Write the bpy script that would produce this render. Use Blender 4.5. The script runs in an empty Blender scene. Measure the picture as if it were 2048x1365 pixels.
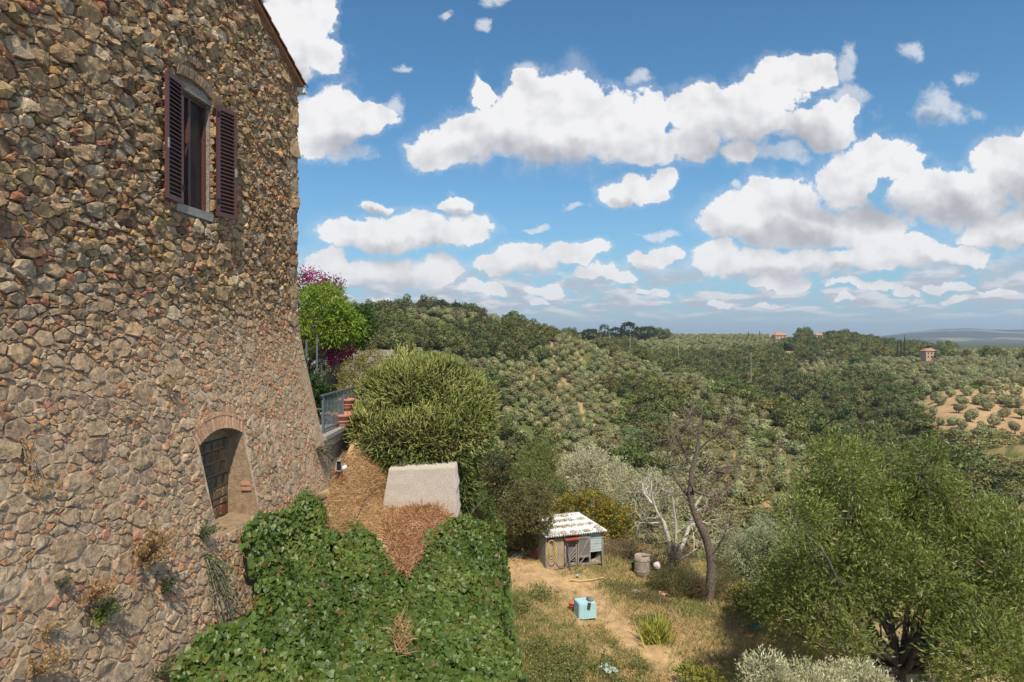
import bpy, bmesh, math, random
import numpy as np
from mathutils import Vector, Matrix, kdtree
random.seed(7)
rng = np.random.default_rng(7)
C = bpy.context.scene.collection
SC = bpy.context.scene
F, CX, HY = 1365.0, 1024.0, 675.0
R = math.radians
# ------------------------------------------------------------------ camera
cam = bpy.data.cameras.new('camera'); camo = bpy.data.objects.new('camera', cam); C.objects.link(camo)
cam.sensor_width = 36; cam.lens = 24.0; cam.shift_y = -7.5/2048
cam.clip_start = .1; cam.clip_end = 60000
camo.location = (0, 0, 0); camo.rotation_euler = (R(90), 0, 0)
SC.camera = camo
# ------------------------------------------------------------------ world, sun, exposure
SUN_EL, SUN_PHI = 54.0, 13.0
SKY_STRENGTH, SUN_STRENGTH, EXPOSURE = .092, 4.8, 0.10
SC.view_settings.view_transform = 'Standard'; SC.view_settings.look = 'None'
SC.view_settings.gamma = 1; SC.view_settings.use_curve_mapping = False
SC.view_settings.exposure = EXPOSURE
sl = bpy.data.lights.new('sun', 'SUN'); slo = bpy.data.objects.new('sun', sl); C.objects.link(slo)
sl.energy = SUN_STRENGTH; sl.angle = R(.53); sl.color = (1, .91, .77)
L = Vector((-math.cos(R(SUN_EL))*math.sin(R(SUN_PHI)), math.cos(R(SUN_EL))*math.cos(R(SUN_PHI)), -math.sin(R(SUN_EL))))
slo.rotation_euler = L.to_track_quat('-Z', 'Y').to_euler()
slo.location = (20, -20, 40)

# cloud puffs: direction of each (as x, y on the 2048 px wide photograph), half width, height above, depth below
PUFFS = [
 (585,55,80,75,75),(635,105,48,50,42),(610,20,60,50,40),(575,140,50,40,40),
 (680,225,62,60,50),(735,225,58,38,38),(640,262,75,75,45),
 (890,305,70,42,32),(955,272,72,58,55),(1050,240,85,78,85),(1150,225,90,75,100),(1235,235,75,62,85),(1310,235,30,42,55),(1290,285,65,40,42),
 (1045,160,22,20,24),(962,185,22,36,30),
 (1405,215,72,50,70),(1490,225,85,75,70),(1560,170,60,45,55),(1615,145,52,34,38),(1645,252,82,44,42),(1390,285,60,40,38),(1480,315,42,36,28),(1700,230,28,30,24),
 (1235,388,42,26,24),(1285,370,46,28,32),(1330,352,26,20,22),
 (1470,445,70,50,42),(1560,415,90,55,75),(1690,360,62,62,60),(1765,312,68,36,42),(1815,312,40,26,38),(1900,385,130,55,65),(2010,315,60,42,70),(1690,455,150,50,42),(2090,340,90,85,90),(1560,480,90,20,24),
 (695,478,55,36,26),(770,480,70,36,26),(845,470,78,42,30),(925,460,58,32,36),(905,412,34,18,20),(755,422,30,14,14),
 (720,552,50,28,18),(800,545,70,30,26),(880,545,46,30,30),(650,545,60,40,30),
 (990,538,42,20,12),(1060,520,70,30,24),(1150,505,52,24,28),
 (1280,525,30,18,14),(1325,512,34,20,16),
 (1435,522,52,34,28),(1535,530,80,30,24),(1640,530,80,26,24),(1740,525,70,30,20),(1830,510,80,34,24),(1925,512,56,22,14),(1560,566,60,14,14),(1990,472,70,38,22),(2075,455,80,50,30),
 (1190,550,38,18,15),(1085,580,40,12,9),(1740,575,90,10,8),(1900,575,50,12,8),
 (770,602,30,9,6),(965,578,40,14,9),(1075,604,22,9,6),(1240,560,32,12,8),(1300,588,34,11,7),(1440,600,26,9,6),(1545,606,30,8,5),(1690,604,24,9,6),(1820,590,34,13,8),(1905,604,22,8,5),(1995,585,44,12,7),
]
WISPS = [(1700,105,22,18,20),(1815,115,24,22,20),(1855,228,40,18,18),(1895,198,26,18,20),(990,5,30,12,12),(885,32,14,10,10),(965,55,14,14,12),(1075,455,26,8,8),(1140,410,18,10,8),(1470,378,16,12,12),(1050,150,26,26,24),(960,180,26,40,32),(1285,155,26,16,16),(790,205,30,20,20),(1690,140,26,40,30),(1920,160,24,20,20),(1330,470,60,10,10),(640,10,30,16,16),(815,140,20,8,8),(1550,310,60,22,20),(690,300,60,20,24),(1880,210,60,40,36),(1700,200,40,26,26)]
# shaded undersides of the bigger clouds
BASES = [(575,170,60,45,60),(690,285,75,30,45),(1070,320,250,48,50),(1450,300,140,60,50),(1600,275,110,45,40),(1240,408,45,18,25),
 (1560,478,150,38,40),(1700,425,150,55,40),(1880,430,140,50,40),(2030,400,80,70,50),(800,506,150,22,30),(790,570,110,18,24),(1070,546,110,16,20),
 (1300,540,50,12,14),(1620,552,240,16,20),(1860,530,110,16,20),(2020,492,90,26,24),(905,428,34,12,14),(755,432,30,10,12),(1850,240,50,14,14)]
CLOUDDARK, CLOUDLIT = (4.9, 4.9, 5.25, 1), (9.6, 9.5, 9.5, 1)
LOWDARK, LOWLIT = (5.0, 5.5, 6.3, 1), (8.0, 8.1, 8.4, 1)
SKYTINT, HORIZON = (.62, 1.11, 1.30, 1), (4.2, 5.4, 6.9, 1)
def build_world():
    w = bpy.data.worlds.new('World'); SC.world = w; w.use_nodes = True
    nt = w.node_tree; nt.nodes.clear()
    def gmask(nm, PF, sm):
        g = bpy.data.node_groups.new(nm, 'ShaderNodeTree')
        g.interface.new_socket('P', in_out='INPUT', socket_type='NodeSocketVector')
        g.interface.new_socket('D', in_out='OUTPUT', socket_type='NodeSocketFloat')
        gi = g.nodes.new('NodeGroupInput'); go = g.nodes.new('NodeGroupOutput')
        last = None
        for cx, cy, rx, rt, rb in PF:
            cu = (cx-CX)/F; cv = (HY-cy)/F; rx, rt, rb = rx*1.05/F, rt*1.06/F, rb*1.05/F
            a = g.nodes.new('ShaderNodeVectorMath'); a.operation = 'MULTIPLY_ADD'
            a.inputs[1].default_value = (1/rx, 1/rt, 1/rb); a.inputs[2].default_value = (-cu/rx, -cv/rt, cv/rb)
            g.links.new(gi.outputs[0], a.inputs[0])
            b = g.nodes.new('ShaderNodeVectorMath'); b.operation = 'MAXIMUM'; b.inputs[1].default_value = (-1e6, 0, 0)
            g.links.new(a.outputs[0], b.inputs[0])
            c = g.nodes.new('ShaderNodeVectorMath'); c.operation = 'LENGTH'; g.links.new(b.outputs[0], c.inputs[0])
            if last is None: last = c.outputs['Value']
            else:
                m = g.nodes.new('ShaderNodeMath'); m.operation = 'SMOOTH_MIN'; m.inputs[2].default_value = sm
                g.links.new(last, m.inputs[0]); g.links.new(c.outputs['Value'], m.inputs[1]); last = m.outputs[0]
        g.links.new(last, go.inputs[0])
        return g
    N = nt.nodes.new; LK = nt.links.new
    def math_(op, a, b=None, c=None, clamp=False):
        m = N('ShaderNodeMath'); m.operation = op; m.use_clamp = clamp
        for i, v in enumerate((a, b, c)):
            if v is None: continue
            if isinstance(v, (int, float)): m.inputs[i].default_value = v
            else: LK(v, m.inputs[i])
        return m.outputs[0]
    def sstep(v, lo, hi):
        m = N('ShaderNodeMapRange'); m.interpolation_type = 'SMOOTHSTEP'; m.clamp = True
        LK(v, m.inputs[0]); m.inputs[1].default_value = lo; m.inputs[2].default_value = hi
        return m.outputs[0]
    def mixc(f, a, b):
        m = N('ShaderNodeMix'); m.data_type = 'RGBA'
        if isinstance(f, float): m.inputs[0].default_value = f
        else: LK(f, m.inputs[0])
        for i, v in ((6, a), (7, b)):
            if isinstance(v, tuple): m.inputs[i].default_value = v
            else: LK(v, m.inputs[i])
        return m.outputs[2]
    def noise(vec, scale, detail, rough, dist=0.):
        n = N('ShaderNodeTexNoise'); n.inputs['Scale'].default_value = scale; n.inputs['Detail'].default_value = detail
        n.inputs['Roughness'].default_value = rough; n.inputs['Distortion'].default_value = dist
        LK(vec, n.inputs['Vector']); return n
    sky = N('ShaderNodeTexSky'); sky.sky_type = 'NISHITA'; sky.sun_disc = False
    sky.sun_elevation = R(SUN_EL); sky.sun_rotation = R(180-SUN_PHI); sky.altitude = 200
    sky.air_density = 1.0; sky.dust_density = .6; sky.ozone_density = 2.0
    tc = N('ShaderNodeTexCoord'); sx = N('ShaderNodeSeparateXYZ'); LK(tc.outputs['Generated'], sx.inputs[0])
    x, y, z = sx.outputs
    yy = math_('MAXIMUM', y, .08)
    u = math_('DIVIDE', x, yy); v = math_('DIVIDE', z, yy); nv = math_('MULTIPLY', v, -1.)
    cb = N('ShaderNodeCombineXYZ'); LK(u, cb.inputs[0]); LK(v, cb.inputs[1]); LK(nv, cb.inputs[2])
    flat = N('ShaderNodeCombineXYZ'); LK(u, flat.inputs[0]); LK(v, flat.inputs[1])
    n1 = noise(flat.outputs[0], 9., 3., .6); n2 = noise(flat.outputs[0], 28., 5., .66)
    # warp (same warp kept for the third coordinate with opposite sign)
    def warp(nz, amt):
        s = N('ShaderNodeSeparateColor'); LK(nz.outputs['Color'], s.inputs[0])
        a = math_('MULTIPLY', math_('SUBTRACT', s.outputs[0], .5), amt); b = math_('MULTIPLY', math_('SUBTRACT', s.outputs[1], .5), amt*.8)
        c = math_('MULTIPLY', b, -1.)
        k = N('ShaderNodeCombineXYZ'); LK(a, k.inputs[0]); LK(b, k.inputs[1]); LK(c, k.inputs[2]); return k.outputs[0]
    def vadd(a, b):
        m = N('ShaderNodeVectorMath'); m.operation = 'ADD'
        LK(a, m.inputs[0])
        if isinstance(b, tuple): m.inputs[1].default_value = b
        else: LK(b, m.inputs[1])
        return m.outputs[0]
    P0 = vadd(vadd(cb.outputs[0], warp(n1, .075)), warp(n2, .034))
    g0 = N('ShaderNodeGroup'); g0.node_tree = gmask('cloud_distance', PUFFS, .16); LK(P0, g0.inputs[0])
    g1 = N('ShaderNodeGroup'); g1.node_tree = gmask('cloud_base_distance', BASES, .3); LK(P0, g1.inputs[0])
    du, dv = .010, .016
    n3 = noise(flat.outputs[0], 18., 8., .70); n3a = noise(flat.outputs[0], 15., 3., .55); n3b = noise(vadd(flat.outputs[0], (du, dv, 0)), 15., 3., .55)
    k0 = math_('MULTIPLY', math_('SUBTRACT', n3.outputs[0], .5), 1.15)
    D0 = math_('ADD', g0.outputs[0], k0)
    shade = math_('SUBTRACT', 1., sstep(math_('ADD', g1.outputs[0], math_('MULTIPLY', k0, .35)), .25, 1.25))
    cm = N('ShaderNodeMapRange'); cm.interpolation_type = 'SMOOTHSTEP'; cm.clamp = True; LK(D0, cm.inputs[0])      # crisp tops, soft undersides
    LK(math_('SUBTRACT', .90, math_('MULTIPLY', shade, .18)), cm.inputs[1]); LK(math_('ADD', 1.04, math_('MULTIPLY', shade, .16)), cm.inputs[2])
    cover = math_('SUBTRACT', 1., cm.outputs[0])
    # thin veils round the clouds
    veil = math_('MULTIPLY', math_('SUBTRACT', 1., sstep(math_('ADD', D0, math_('MULTIPLY', k0, .8)), .85, 1.4)), .20)
    g2 = N('ShaderNodeGroup'); g2.node_tree = gmask('cloud_wisp_distance', WISPS, .2); LK(P0, g2.inputs[0])
    wisp = math_('MULTIPLY', math_('SUBTRACT', 1., sstep(math_('ADD', g2.outputs[0], math_('MULTIPLY', k0, 2.2)), .35, 1.15)), .62)
    cover = math_('MAXIMUM', math_('MAXIMUM', cover, veil), wisp)
    cover = math_('MULTIPLY', cover, sstep(y, .30, .55))
    lit = math_('ADD', math_('SUBTRACT', .96, math_('MULTIPLY', shade, .80)), math_('MULTIPLY', math_('SUBTRACT', n3a.outputs[0], n3b.outputs[0]), 1.7))
    lit = math_('MINIMUM', math_('MAXIMUM', lit, 0.), 1.)
    # small far cumulus near the horizon and more cumulus behind the viewer
    az = math_('ARCTAN2', x, y); lz = math_('LOGARITHM', math_('ADD', math_('MAXIMUM', z, .0), .022), 2.718)
    deck = N('ShaderNodeCombineXYZ'); LK(math_('MULTIPLY', az, 15.), deck.inputs[0]); LK(math_('MULTIPLY', lz, 4.0), deck.inputs[1])
    m1 = noise(deck.outputs[0], 1., 6., .56, .15); m1b = noise(vadd(deck.outputs[0], (.12, .35, 0)), 1., 3., .56, .15)
    back = math_('SUBTRACT', 1., sstep(y, .30, .6))
    high = math_('MAXIMUM', math_('SUBTRACT', 1., sstep(z, .07, .12)), math_('MULTIPLY', back, .9))
    band = math_('MULTIPLY', sstep(z, .012, .045), high)
    dc = math_('MULTIPLY', sstep(m1.outputs[0], .42, .53), band)
    dlit = sstep(math_('SUBTRACT', m1.outputs[0], m1b.outputs[0]), -.06, .16)
    dcol = mixc(dlit, LOWDARK, LOWLIT)
    el = sstep(z, 0., .50)
    hz = N('ShaderNodeMath'); hz.operation = 'POWER'; LK(math_('SUBTRACT', 1., math_('MINIMUM', math_('MAXIMUM', z, 0.), 1.)), hz.inputs[0]); hz.inputs[1].default_value = 9.
    tint = mixc(1., sky.outputs[0], SKYTINT); tint.node.blend_type = 'MULTIPLY'
    base = mixc(math_('MULTIPLY', hz.outputs[0], .93), tint, HORIZON)
    col = mixc(math_('MULTIPLY', dc, .92), base, dcol)
    ccol = mixc(lit, CLOUDDARK, CLOUDLIT)
    far = math_('SUBTRACT', 1., sstep(v, .03, .18))
    ccol = mixc(math_('MULTIPLY', far, .40), ccol, LOWLIT)
    col = mixc(math_('MULTIPLY', cover, .97), col, ccol)
    bg = N('ShaderNodeBackground'); bg.inputs[1].default_value = SKY_STRENGTH; LK(col, bg.inputs[0])
    out = N('ShaderNodeOutputWorld'); LK(bg.outputs[0], out.inputs[0])
    w.cycles.sampling_method = 'MANUAL'; w.cycles.sample_map_resolution = 256
build_world()
SC.cycles.max_bounces = 6; SC.cycles.diffuse_bounces = 2; SC.cycles.glossy_bounces = 2
SC.cycles.transmission_bounces = 3; SC.cycles.transparent_max_bounces = 6; SC.cycles.volume_bounces = 0
SC.cycles.use_fast_gi = False

# ------------------------------------------------------------------ helpers
def P(px, py, Y): return np.array([(px-CX)/F*Y, Y, (HY-py)/F*Y])
def tag(o, label=None, cat=None, group=None, kind=None):
    if label: o['label'] = label
    if cat: o['category'] = cat
    if group: o['group'] = group
    if kind: o['kind'] = kind
    return o
def empty(name, loc, label, cat, group=None, rz=0):
    o = bpy.data.objects.new(name, None); C.objects.link(o); o.location = loc; o.rotation_euler[2] = rz
    o.empty_display_size = .2
    return tag(o, label, cat, group)
def link(name, me, parent=None, loc=(0, 0, 0)):
    o = bpy.data.objects.new(name, me); C.objects.link(o); o.location = loc
    if parent is not None: o.parent = parent
    return o
def mesh_np(name, V, Fc, cols=None, mats=(), smooth=False, midx=None):
    V = np.asarray(V, np.float32); Fc = np.asarray(Fc, np.int32); m, k = Fc.shape
    me = bpy.data.meshes.new(name)
    me.vertices.add(len(V)); me.vertices.foreach_set('co', V.ravel())
    me.loops.add(m*k); me.loops.foreach_set('vertex_index', Fc.ravel())
    me.polygons.add(m); me.polygons.foreach_set('loop_start', np.arange(0, m*k, k, dtype=np.int32))
    if midx is not None: me.polygons.foreach_set('material_index', np.asarray(midx, np.int32))
    me.polygons.foreach_set('use_smooth', np.full(m, smooth))
    if cols is not None:
        c = np.ones((len(V), 4), np.float32); c[:, :3] = cols
        me.color_attributes.new('Col', 'FLOAT_COLOR', 'POINT').data.foreach_set('color', c.ravel())
    for x in mats: me.materials.append(x)
    me.update(calc_edges=True)
    return me
class MB:
    """collects simple shapes for one mesh"""
    def __init__(s): s.V = []; s.F = []
    def add(s, V, Fs):
        o = len(s.V); s.V += [tuple(v) for v in V]; s.F += [tuple(i+o for i in f) for f in Fs]; return s
    def box(s, c, size, rot=None):
        c = Vector(c); h = Vector(size)*.5; vs = []
        for dx in (-1, 1):
            for dy in (-1, 1):
                for dz in (-1, 1):
                    p = Vector((dx*h.x, dy*h.y, dz*h.z))
                    if rot is not None: p = rot @ p
                    vs.append(c+p)
        return s.add(vs, [(0,1,3,2),(4,6,7,5),(0,4,5,1),(2,3,7,6),(0,2,6,4),(1,5,7,3)])
    def bar(s, a, b, w, t, up=(0, 0, 1)):
        a = Vector(a); b = Vector(b); d = (b-a); l = d.length; d.normalize()
        up = Vector(up); x = d.cross(up)
        if x.length < 1e-3: x = d.cross(Vector((1, 0, 0)))
        x.normalize(); y = x.cross(d); M = Matrix((x, d, y)).transposed()
        return s.box((a+b)/2, (w, l, t), M)
    def tube(s, path, radii, n=6, cap=True):
        path = [Vector(p) for p in path]
        if isinstance(radii, (int, float)): radii = [radii]*len(path)
        V = []; Fs = []; px = None
        for i, p in enumerate(path):
            d = (path[min(i+1, len(path)-1)]-path[max(i-1, 0)]).normalized()
            if px is None: px = d.orthogonal().normalized()
            else:
                px = px-d*px.dot(d)
                px = px.normalized() if px.length > 1e-4 else d.orthogonal().normalized()
            py = d.cross(px)
            for j in range(n):
                a = 2*math.pi*j/n; V.append(p+(px*math.cos(a)+py*math.sin(a))*radii[i])
        for i in range(len(path)-1):
            for j in range(n):
                k = (j+1) % n; Fs.append((i*n+j, i*n+k, (i+1)*n+k, (i+1)*n+j))
        if cap: Fs.append(tuple(range(n-1, -1, -1))); Fs.append(tuple((len(path)-1)*n+j for j in range(n)))
        return s.add(V, Fs)
    def lathe(s, prof, c=(0, 0, 0), n=20):
        V = []; Fs = []
        for r, z in prof:
            for j in range(n):
                a = 2*math.pi*j/n; V.append((c[0]+r*math.cos(a), c[1]+r*math.sin(a), c[2]+z))
        for i in range(len(prof)-1):
            for j in range(n):
                k = (j+1) % n; Fs.append((i*n+j, i*n+k, (i+1)*n+k, (i+1)*n+j))
        Fs.append(tuple(range(n-1, -1, -1))); Fs.append(tuple((len(prof)-1)*n+j for j in range(n)))
        return s.add(V, Fs)
    def mesh(s, name, mat, smooth=False):
        me = bpy.data.meshes.new(name); me.from_pydata(s.V, [], s.F); me.materials.append(mat)
        if smooth: me.polygons.foreach_set('use_smooth', [True]*len(me.polygons))
        me.update(); return me
    def obj(s, name, mat, parent=None, smooth=False, loc=(0, 0, 0)):
        return link(name, s.mesh(name, mat, smooth), parent, loc)
# value noise
def _h(ix, iy, iz):
    n = (ix*374761393+iy*668265263+iz*2147483647) & 0xffffffff
    n = ((n ^ (n >> 13))*1274126177) & 0xffffffff
    return ((n ^ (n >> 16)) & 0xffff)/65535.0
def vnoise(p):
    p = np.asarray(p, float); i = np.floor(p).astype(np.int64); f = p-i; f = f*f*(3-2*f)
    r = 0
    for dx in (0, 1):
        for dy in (0, 1):
            for dz in (0, 1):
                w = (f[..., 0] if dx else 1-f[..., 0])*(f[..., 1] if dy else 1-f[..., 1])*(f[..., 2] if dz else 1-f[..., 2])
                r = r+w*_h(i[..., 0]+dx, i[..., 1]+dy, i[..., 2]+dz)
    return r
def fbm(p, o=4):
    p = np.asarray(p, float); a = .5; r = 0; t = 0
    for k in range(o): r = r+a*vnoise(p*2**k+17.3*k); t += a; a *= .5
    return r/t
def fb2(x, y, s, o=4, off=0.): return fbm(np.stack([np.asarray(x)*s+off, np.asarray(y)*s+off*1.7, np.full(np.shape(x), off)], -1), o)
def inpoly(x, y, poly):
    x = np.asarray(x, float); y = np.asarray(y, float); r = np.zeros(x.shape, bool); n = len(poly)
    for i in range(n):
        x0, y0 = poly[i]; x1, y1 = poly[(i+1) % n]
        c = (y0 > y) != (y1 > y)
        r ^= c & (x < (x1-x0)*(y-y0)/((y1-y0) if y1 != y0 else 1e-9)+x0)
    return r
def polydist(x, y, line):
    d = np.full(np.shape(x), 1e9)
    for (x0, y0), (x1, y1) in zip(line[:-1], line[1:]):
        dx, dy = x1-x0, y1-y0; t = np.clip(((x-x0)*dx+(y-y0)*dy)/(dx*dx+dy*dy), 0, 1)
        d = np.minimum(d, np.hypot(x-x0-t*dx, y-y0-t*dy))
    return d
class TPS:
    def __init__(s, pts, vals, lam=0.):
        s.p = np.asarray(pts, float); n = len(s.p)
        d = np.linalg.norm(s.p[:, None]-s.p[None], axis=-1); K = np.where(d > 0, d*d*np.log(d+1e-12), 0)+lam*np.eye(n)
        Q = np.hstack([np.ones((n, 1)), s.p]); A = np.block([[K, Q], [Q.T, np.zeros((3, 3))]])
        s.w = np.linalg.solve(A, np.concatenate([np.asarray(vals, float), np.zeros(3)]))
    def __call__(s, q):
        q = np.asarray(q, float); sh = q.shape[:-1]; q = q.reshape(-1, 2); out = np.empty(len(q))
        for a in range(0, len(q), 20000):
            b = q[a:a+20000]; d = np.linalg.norm(b[:, None]-s.p[None], axis=-1)
            out[a:a+20000] = np.where(d > 0, d*d*np.log(d+1e-12), 0) @ s.w[:-3]+s.w[-3]+b @ s.w[-2:]
        return out.reshape(sh)
def norm(a): return a/np.maximum(np.linalg.norm(a, axis=-1, keepdims=True), 1e-9)
def frames(d, r):
    """matrices whose columns are (side, d, normal); r: rough normal"""
    d = norm(d); x = norm(np.cross(d, r)); z = np.cross(x, d)
    return np.stack([x, d, z], -1)
def scatter(T, TF, pos, M, scale, cols, tipcol=None):
    """copies of template T (t,3)/faces TF at pos, orientation M, per-copy colour"""
    T = np.asarray(T, float); t = len(T); n = len(pos)
    V = np.einsum('nij,tj->nti', M, T)*np.asarray(scale).reshape(n, 1, 1)+pos[:, None]
    Fc = (np.asarray(TF)[None]+(np.arange(n)*t)[:, None, None]).reshape(-1, np.shape(TF)[1])
    Cc = np.repeat(cols[:, None], t, 1)
    if tipcol is not None: Cc = Cc*np.asarray(tipcol).reshape(1, t, -1)
    return V.reshape(-1, 3), Fc, Cc.reshape(-1, 3)
# ------------------------------------------------------------------ materials
def newmat(name):
    m = bpy.data.materials.new(name); m.use_nodes = True; nt = m.node_tree; nt.nodes.clear()
    return m, nt, nt.nodes.new, nt.links.new
def mat_leaf(name, trans=.3, rough=.5, spec=.3, rand=.25):
    m, nt, N, LK = newmat(name)
    at = N('ShaderNodeAttribute'); at.attribute_name = 'Col'
    oi = N('ShaderNodeObjectInfo'); hs = N('ShaderNodeHueSaturation')
    mr = N('ShaderNodeMapRange'); mr.inputs[3].default_value = 1-rand; mr.inputs[4].default_value = 1+rand; LK(oi.outputs['Random'], mr.inputs[0])
    mh = N('ShaderNodeMapRange'); mh.inputs[3].default_value = .5-.035*rand/.25; mh.inputs[4].default_value = .5+.03*rand/.25
    ml = N('ShaderNodeMath'); ml.operation = 'FRACT'; mm = N('ShaderNodeMath'); mm.operation = 'MULTIPLY'; mm.inputs[1].default_value = 13.7
    LK(oi.outputs['Random'], mm.inputs[0]); LK(mm.outputs[0], ml.inputs[0]); LK(ml.outputs[0], mh.inputs[0])
    LK(mr.outputs[0], hs.inputs['Value']); LK(mh.outputs[0], hs.inputs['Hue']); LK(at.outputs['Color'], hs.inputs['Color'])
    b = N('ShaderNodeBsdfPrincipled'); b.inputs['Roughness'].default_value = rough; b.inputs['Specular IOR Level'].default_value = spec
    LK(hs.outputs[0], b.inputs['Base Color'])
    t = N('ShaderNodeBsdfTranslucent'); hs2 = N('ShaderNodeHueSaturation'); hs2.inputs['Value'].default_value = 1.25; hs2.inputs['Saturation'].default_value = 1.15
    LK(hs.outputs[0], hs2.inputs['Color']); LK(hs2.outputs[0], t.inputs[0])
    mx = N('ShaderNodeMixShader'); mx.inputs[0].default_value = trans; LK(b.outputs[0], mx.inputs[1]); LK(t.outputs[0], mx.inputs[2])
    o = N('ShaderNodeOutputMaterial'); LK(mx.outputs[0], o.inputs[0]); return m
def mat_noise(name, c1, c2, scale=6, rough=.8, bump=.3, bscale=None, detail=6, attr=False, c3=None, metal=0., dist=.02, spec=.3):
    """two (or three) colours mixed by noise, or the Col attribute varied by noise"""
    m, nt, N, LK = newmat(name)
    tc = N('ShaderNodeTexCoord'); co = tc.outputs['Object']
    n = N('ShaderNodeTexNoise'); n.inputs['Scale'].default_value = scale; n.inputs['Detail'].default_value = detail; n.inputs['Roughness'].default_value = .62
    LK(co, n.inputs['Vector'])
    rp = N('ShaderNodeValToRGB'); rp.color_ramp.elements[0].position = .32; rp.color_ramp.elements[1].position = .68
    rp.color_ramp.elements[0].color = (*c1, 1); rp.color_ramp.elements[1].color = (*c2, 1)
    if c3: e = rp.color_ramp.elements.new(.5); e.color = (*c3, 1)
    LK(n.outputs[0], rp.inputs[0]); col = rp.outputs[0]
    if attr:
        at = N('ShaderNodeAttribute'); at.attribute_name = 'Col'
        mx = N('ShaderNodeMix'); mx.data_type = 'RGBA'; mx.blend_type = 'MULTIPLY'; mx.inputs[0].default_value = 1
        LK(at.outputs['Color'], mx.inputs[6]); LK(col, mx.inputs[7]); col = mx.outputs[2]
    b = N('ShaderNodeBsdfPrincipled'); b.inputs['Roughness'].default_value = rough; b.inputs['Metallic'].default_value = metal
    b.inputs['Specular IOR Level'].default_value = spec
    LK(col, b.inputs['Base Color'])
    if bump:
        n2 = N('ShaderNodeTexNoise'); n2.inputs['Scale'].default_value = bscale or scale*4; n2.inputs['Detail'].default_value = 8; n2.inputs['Roughness'].default_value = .7
        LK(co, n2.inputs['Vector'])
        bp = N('ShaderNodeBump'); bp.inputs['Strength'].default_value = bump; bp.inputs['Distance'].default_value = dist
        LK(n2.outputs[0], bp.inputs['Height']); LK(bp.outputs[0], b.inputs['Normal'])
    o = N('ShaderNodeOutputMaterial'); LK(b.outputs[0], o.inputs[0]); return m
def mat_stone():
    m, nt, N, LK = newmat('rubble stone')
    geo = N('ShaderNodeNewGeometry'); co = geo.outputs['Position']
    at = N('ShaderNodeAttribute'); at.attribute_name = 'Col'
    def noi(s, d=7, r=.65):
        n = N('ShaderNodeTexNoise'); n.inputs['Scale'].default_value = s; n.inputs['Detail'].default_value = d; n.inputs['Roughness'].default_value = r; LK(co, n.inputs['Vector']); return n.outputs[0]
    def ramp(v, a, b, pa=.35, pb=.65):
        rp = N('ShaderNodeValToRGB'); rp.color_ramp.elements[0].position = pa; rp.color_ramp.elements[1].position = pb
        rp.color_ramp.elements[0].color = (*a, 1); rp.color_ramp.elements[1].color = (*b, 1); LK(v, rp.inputs[0]); return rp.outputs[0]
    def mix(a, b, f, mode='MIX'):
        mx = N('ShaderNodeMix'); mx.data_type = 'RGBA'; mx.blend_type = mode
        if isinstance(f, float): mx.inputs[0].default_value = f
        else: LK(f, mx.inputs[0])
        for i, v in ((6, a), (7, b)):
            if isinstance(v, tuple): mx.inputs[i].default_value = v
            else: LK(v, mx.inputs[i])
        return mx.outputs[2]
    c = mix(at.outputs['Color'], ramp(noi(14), (.62, .60, .58), (1.3, 1.28, 1.22)), 1., 'MULTIPLY')
    c = mix(c, ramp(noi(70, 4), (.78, .78, .78), (1.16, 1.16, 1.16)), 1., 'MULTIPLY')
    lich = ramp(noi(9), (0, 0, 0), (1, 1, 1), .60, .72)
    c = mix(c, (.31, .26, .13, 1), mix((0, 0, 0, 1), lich, .25))
    pale = ramp(noi(23), (0, 0, 0), (1, 1, 1), .64, .72)
    c = mix(c, (.44, .40, .33, 1), mix((0, 0, 0, 1), pale, .45))
    b = N('ShaderNodeBsdfPrincipled'); b.inputs['Roughness'].default_value = .9; b.inputs['Specular IOR Level'].default_value = .2
    LK(c, b.inputs['Base Color'])
    ad = N('ShaderNodeMath'); ad.operation = 'MULTIPLY_ADD'; ad.inputs[1].default_value = .45; LK(noi(90, 6, .7), ad.inputs[0]); LK(noi(22, 8, .7), ad.inputs[2])
    bp = N('ShaderNodeBump'); bp.inputs['Strength'].default_value = .9; bp.inputs['Distance'].default_value = .03
    LK(ad.outputs[0], bp.inputs['Height']); LK(bp.outputs[0], b.inputs['Normal'])
    o = N('ShaderNodeOutputMaterial'); LK(b.outputs[0], o.inputs[0]); return m
M_STONE = mat_stone()
M_MORTAR = mat_noise('lime mortar', (.72, .70, .68), (1.25, 1.22, 1.18), 11, .95, .9, 38, attr=True, dist=.03, spec=.1)
M_GROUND = mat_noise('ground', (.72, .74, .72), (1.22, 1.2, 1.15), 3.5, .95, .7, 9, attr=True, dist=.06, spec=.05)
M_HILLS = mat_noise('far hills', (.8, .8, .8), (1.2, 1.2, 1.2), .02, .95, 0, attr=True, spec=.05)
M_OLIVE = mat_leaf('olive foliage', .2, .5, .3)
M_OAK = mat_leaf('oak foliage', .2, .5, .3, .3)
M_LEAF = mat_leaf('leaf', .33, .42, .4, .12)
M_SPRIG = mat_leaf('needle sprig', .18, .55, .25, .05)
M_DRY = mat_leaf('dry grass', .3, .8, .1, .05)
M_BARK = mat_noise('bark', (.055, .043, .034), (.15, .125, .10), 9, .95, .8, 30)
M_DEADBARK = mat_noise('dead bark', (.12, .088, .064), (.30, .235, .175), 14, .95, .6, 40)
M_PALEBARK = mat_noise('pale bark', (.42, .38, .31), (.66, .61, .53), 9, .9, .4, 30)
M_BRICK = mat_noise('brick', (.72, .70, .68), (1.2, 1.2, 1.2), 18, .9, .5, 60, attr=True, dist=.01)
M_SHUT = mat_noise('brown painted shutter', (.085, .036, .030), (.12, .052, .044), 30, .42, .05, spec=.4)
M_SHUTD = mat_noise('dark shutter louvre', (.022, .013, .012), (.034, .019, .017), 30, .5, .05, spec=.3)
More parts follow.
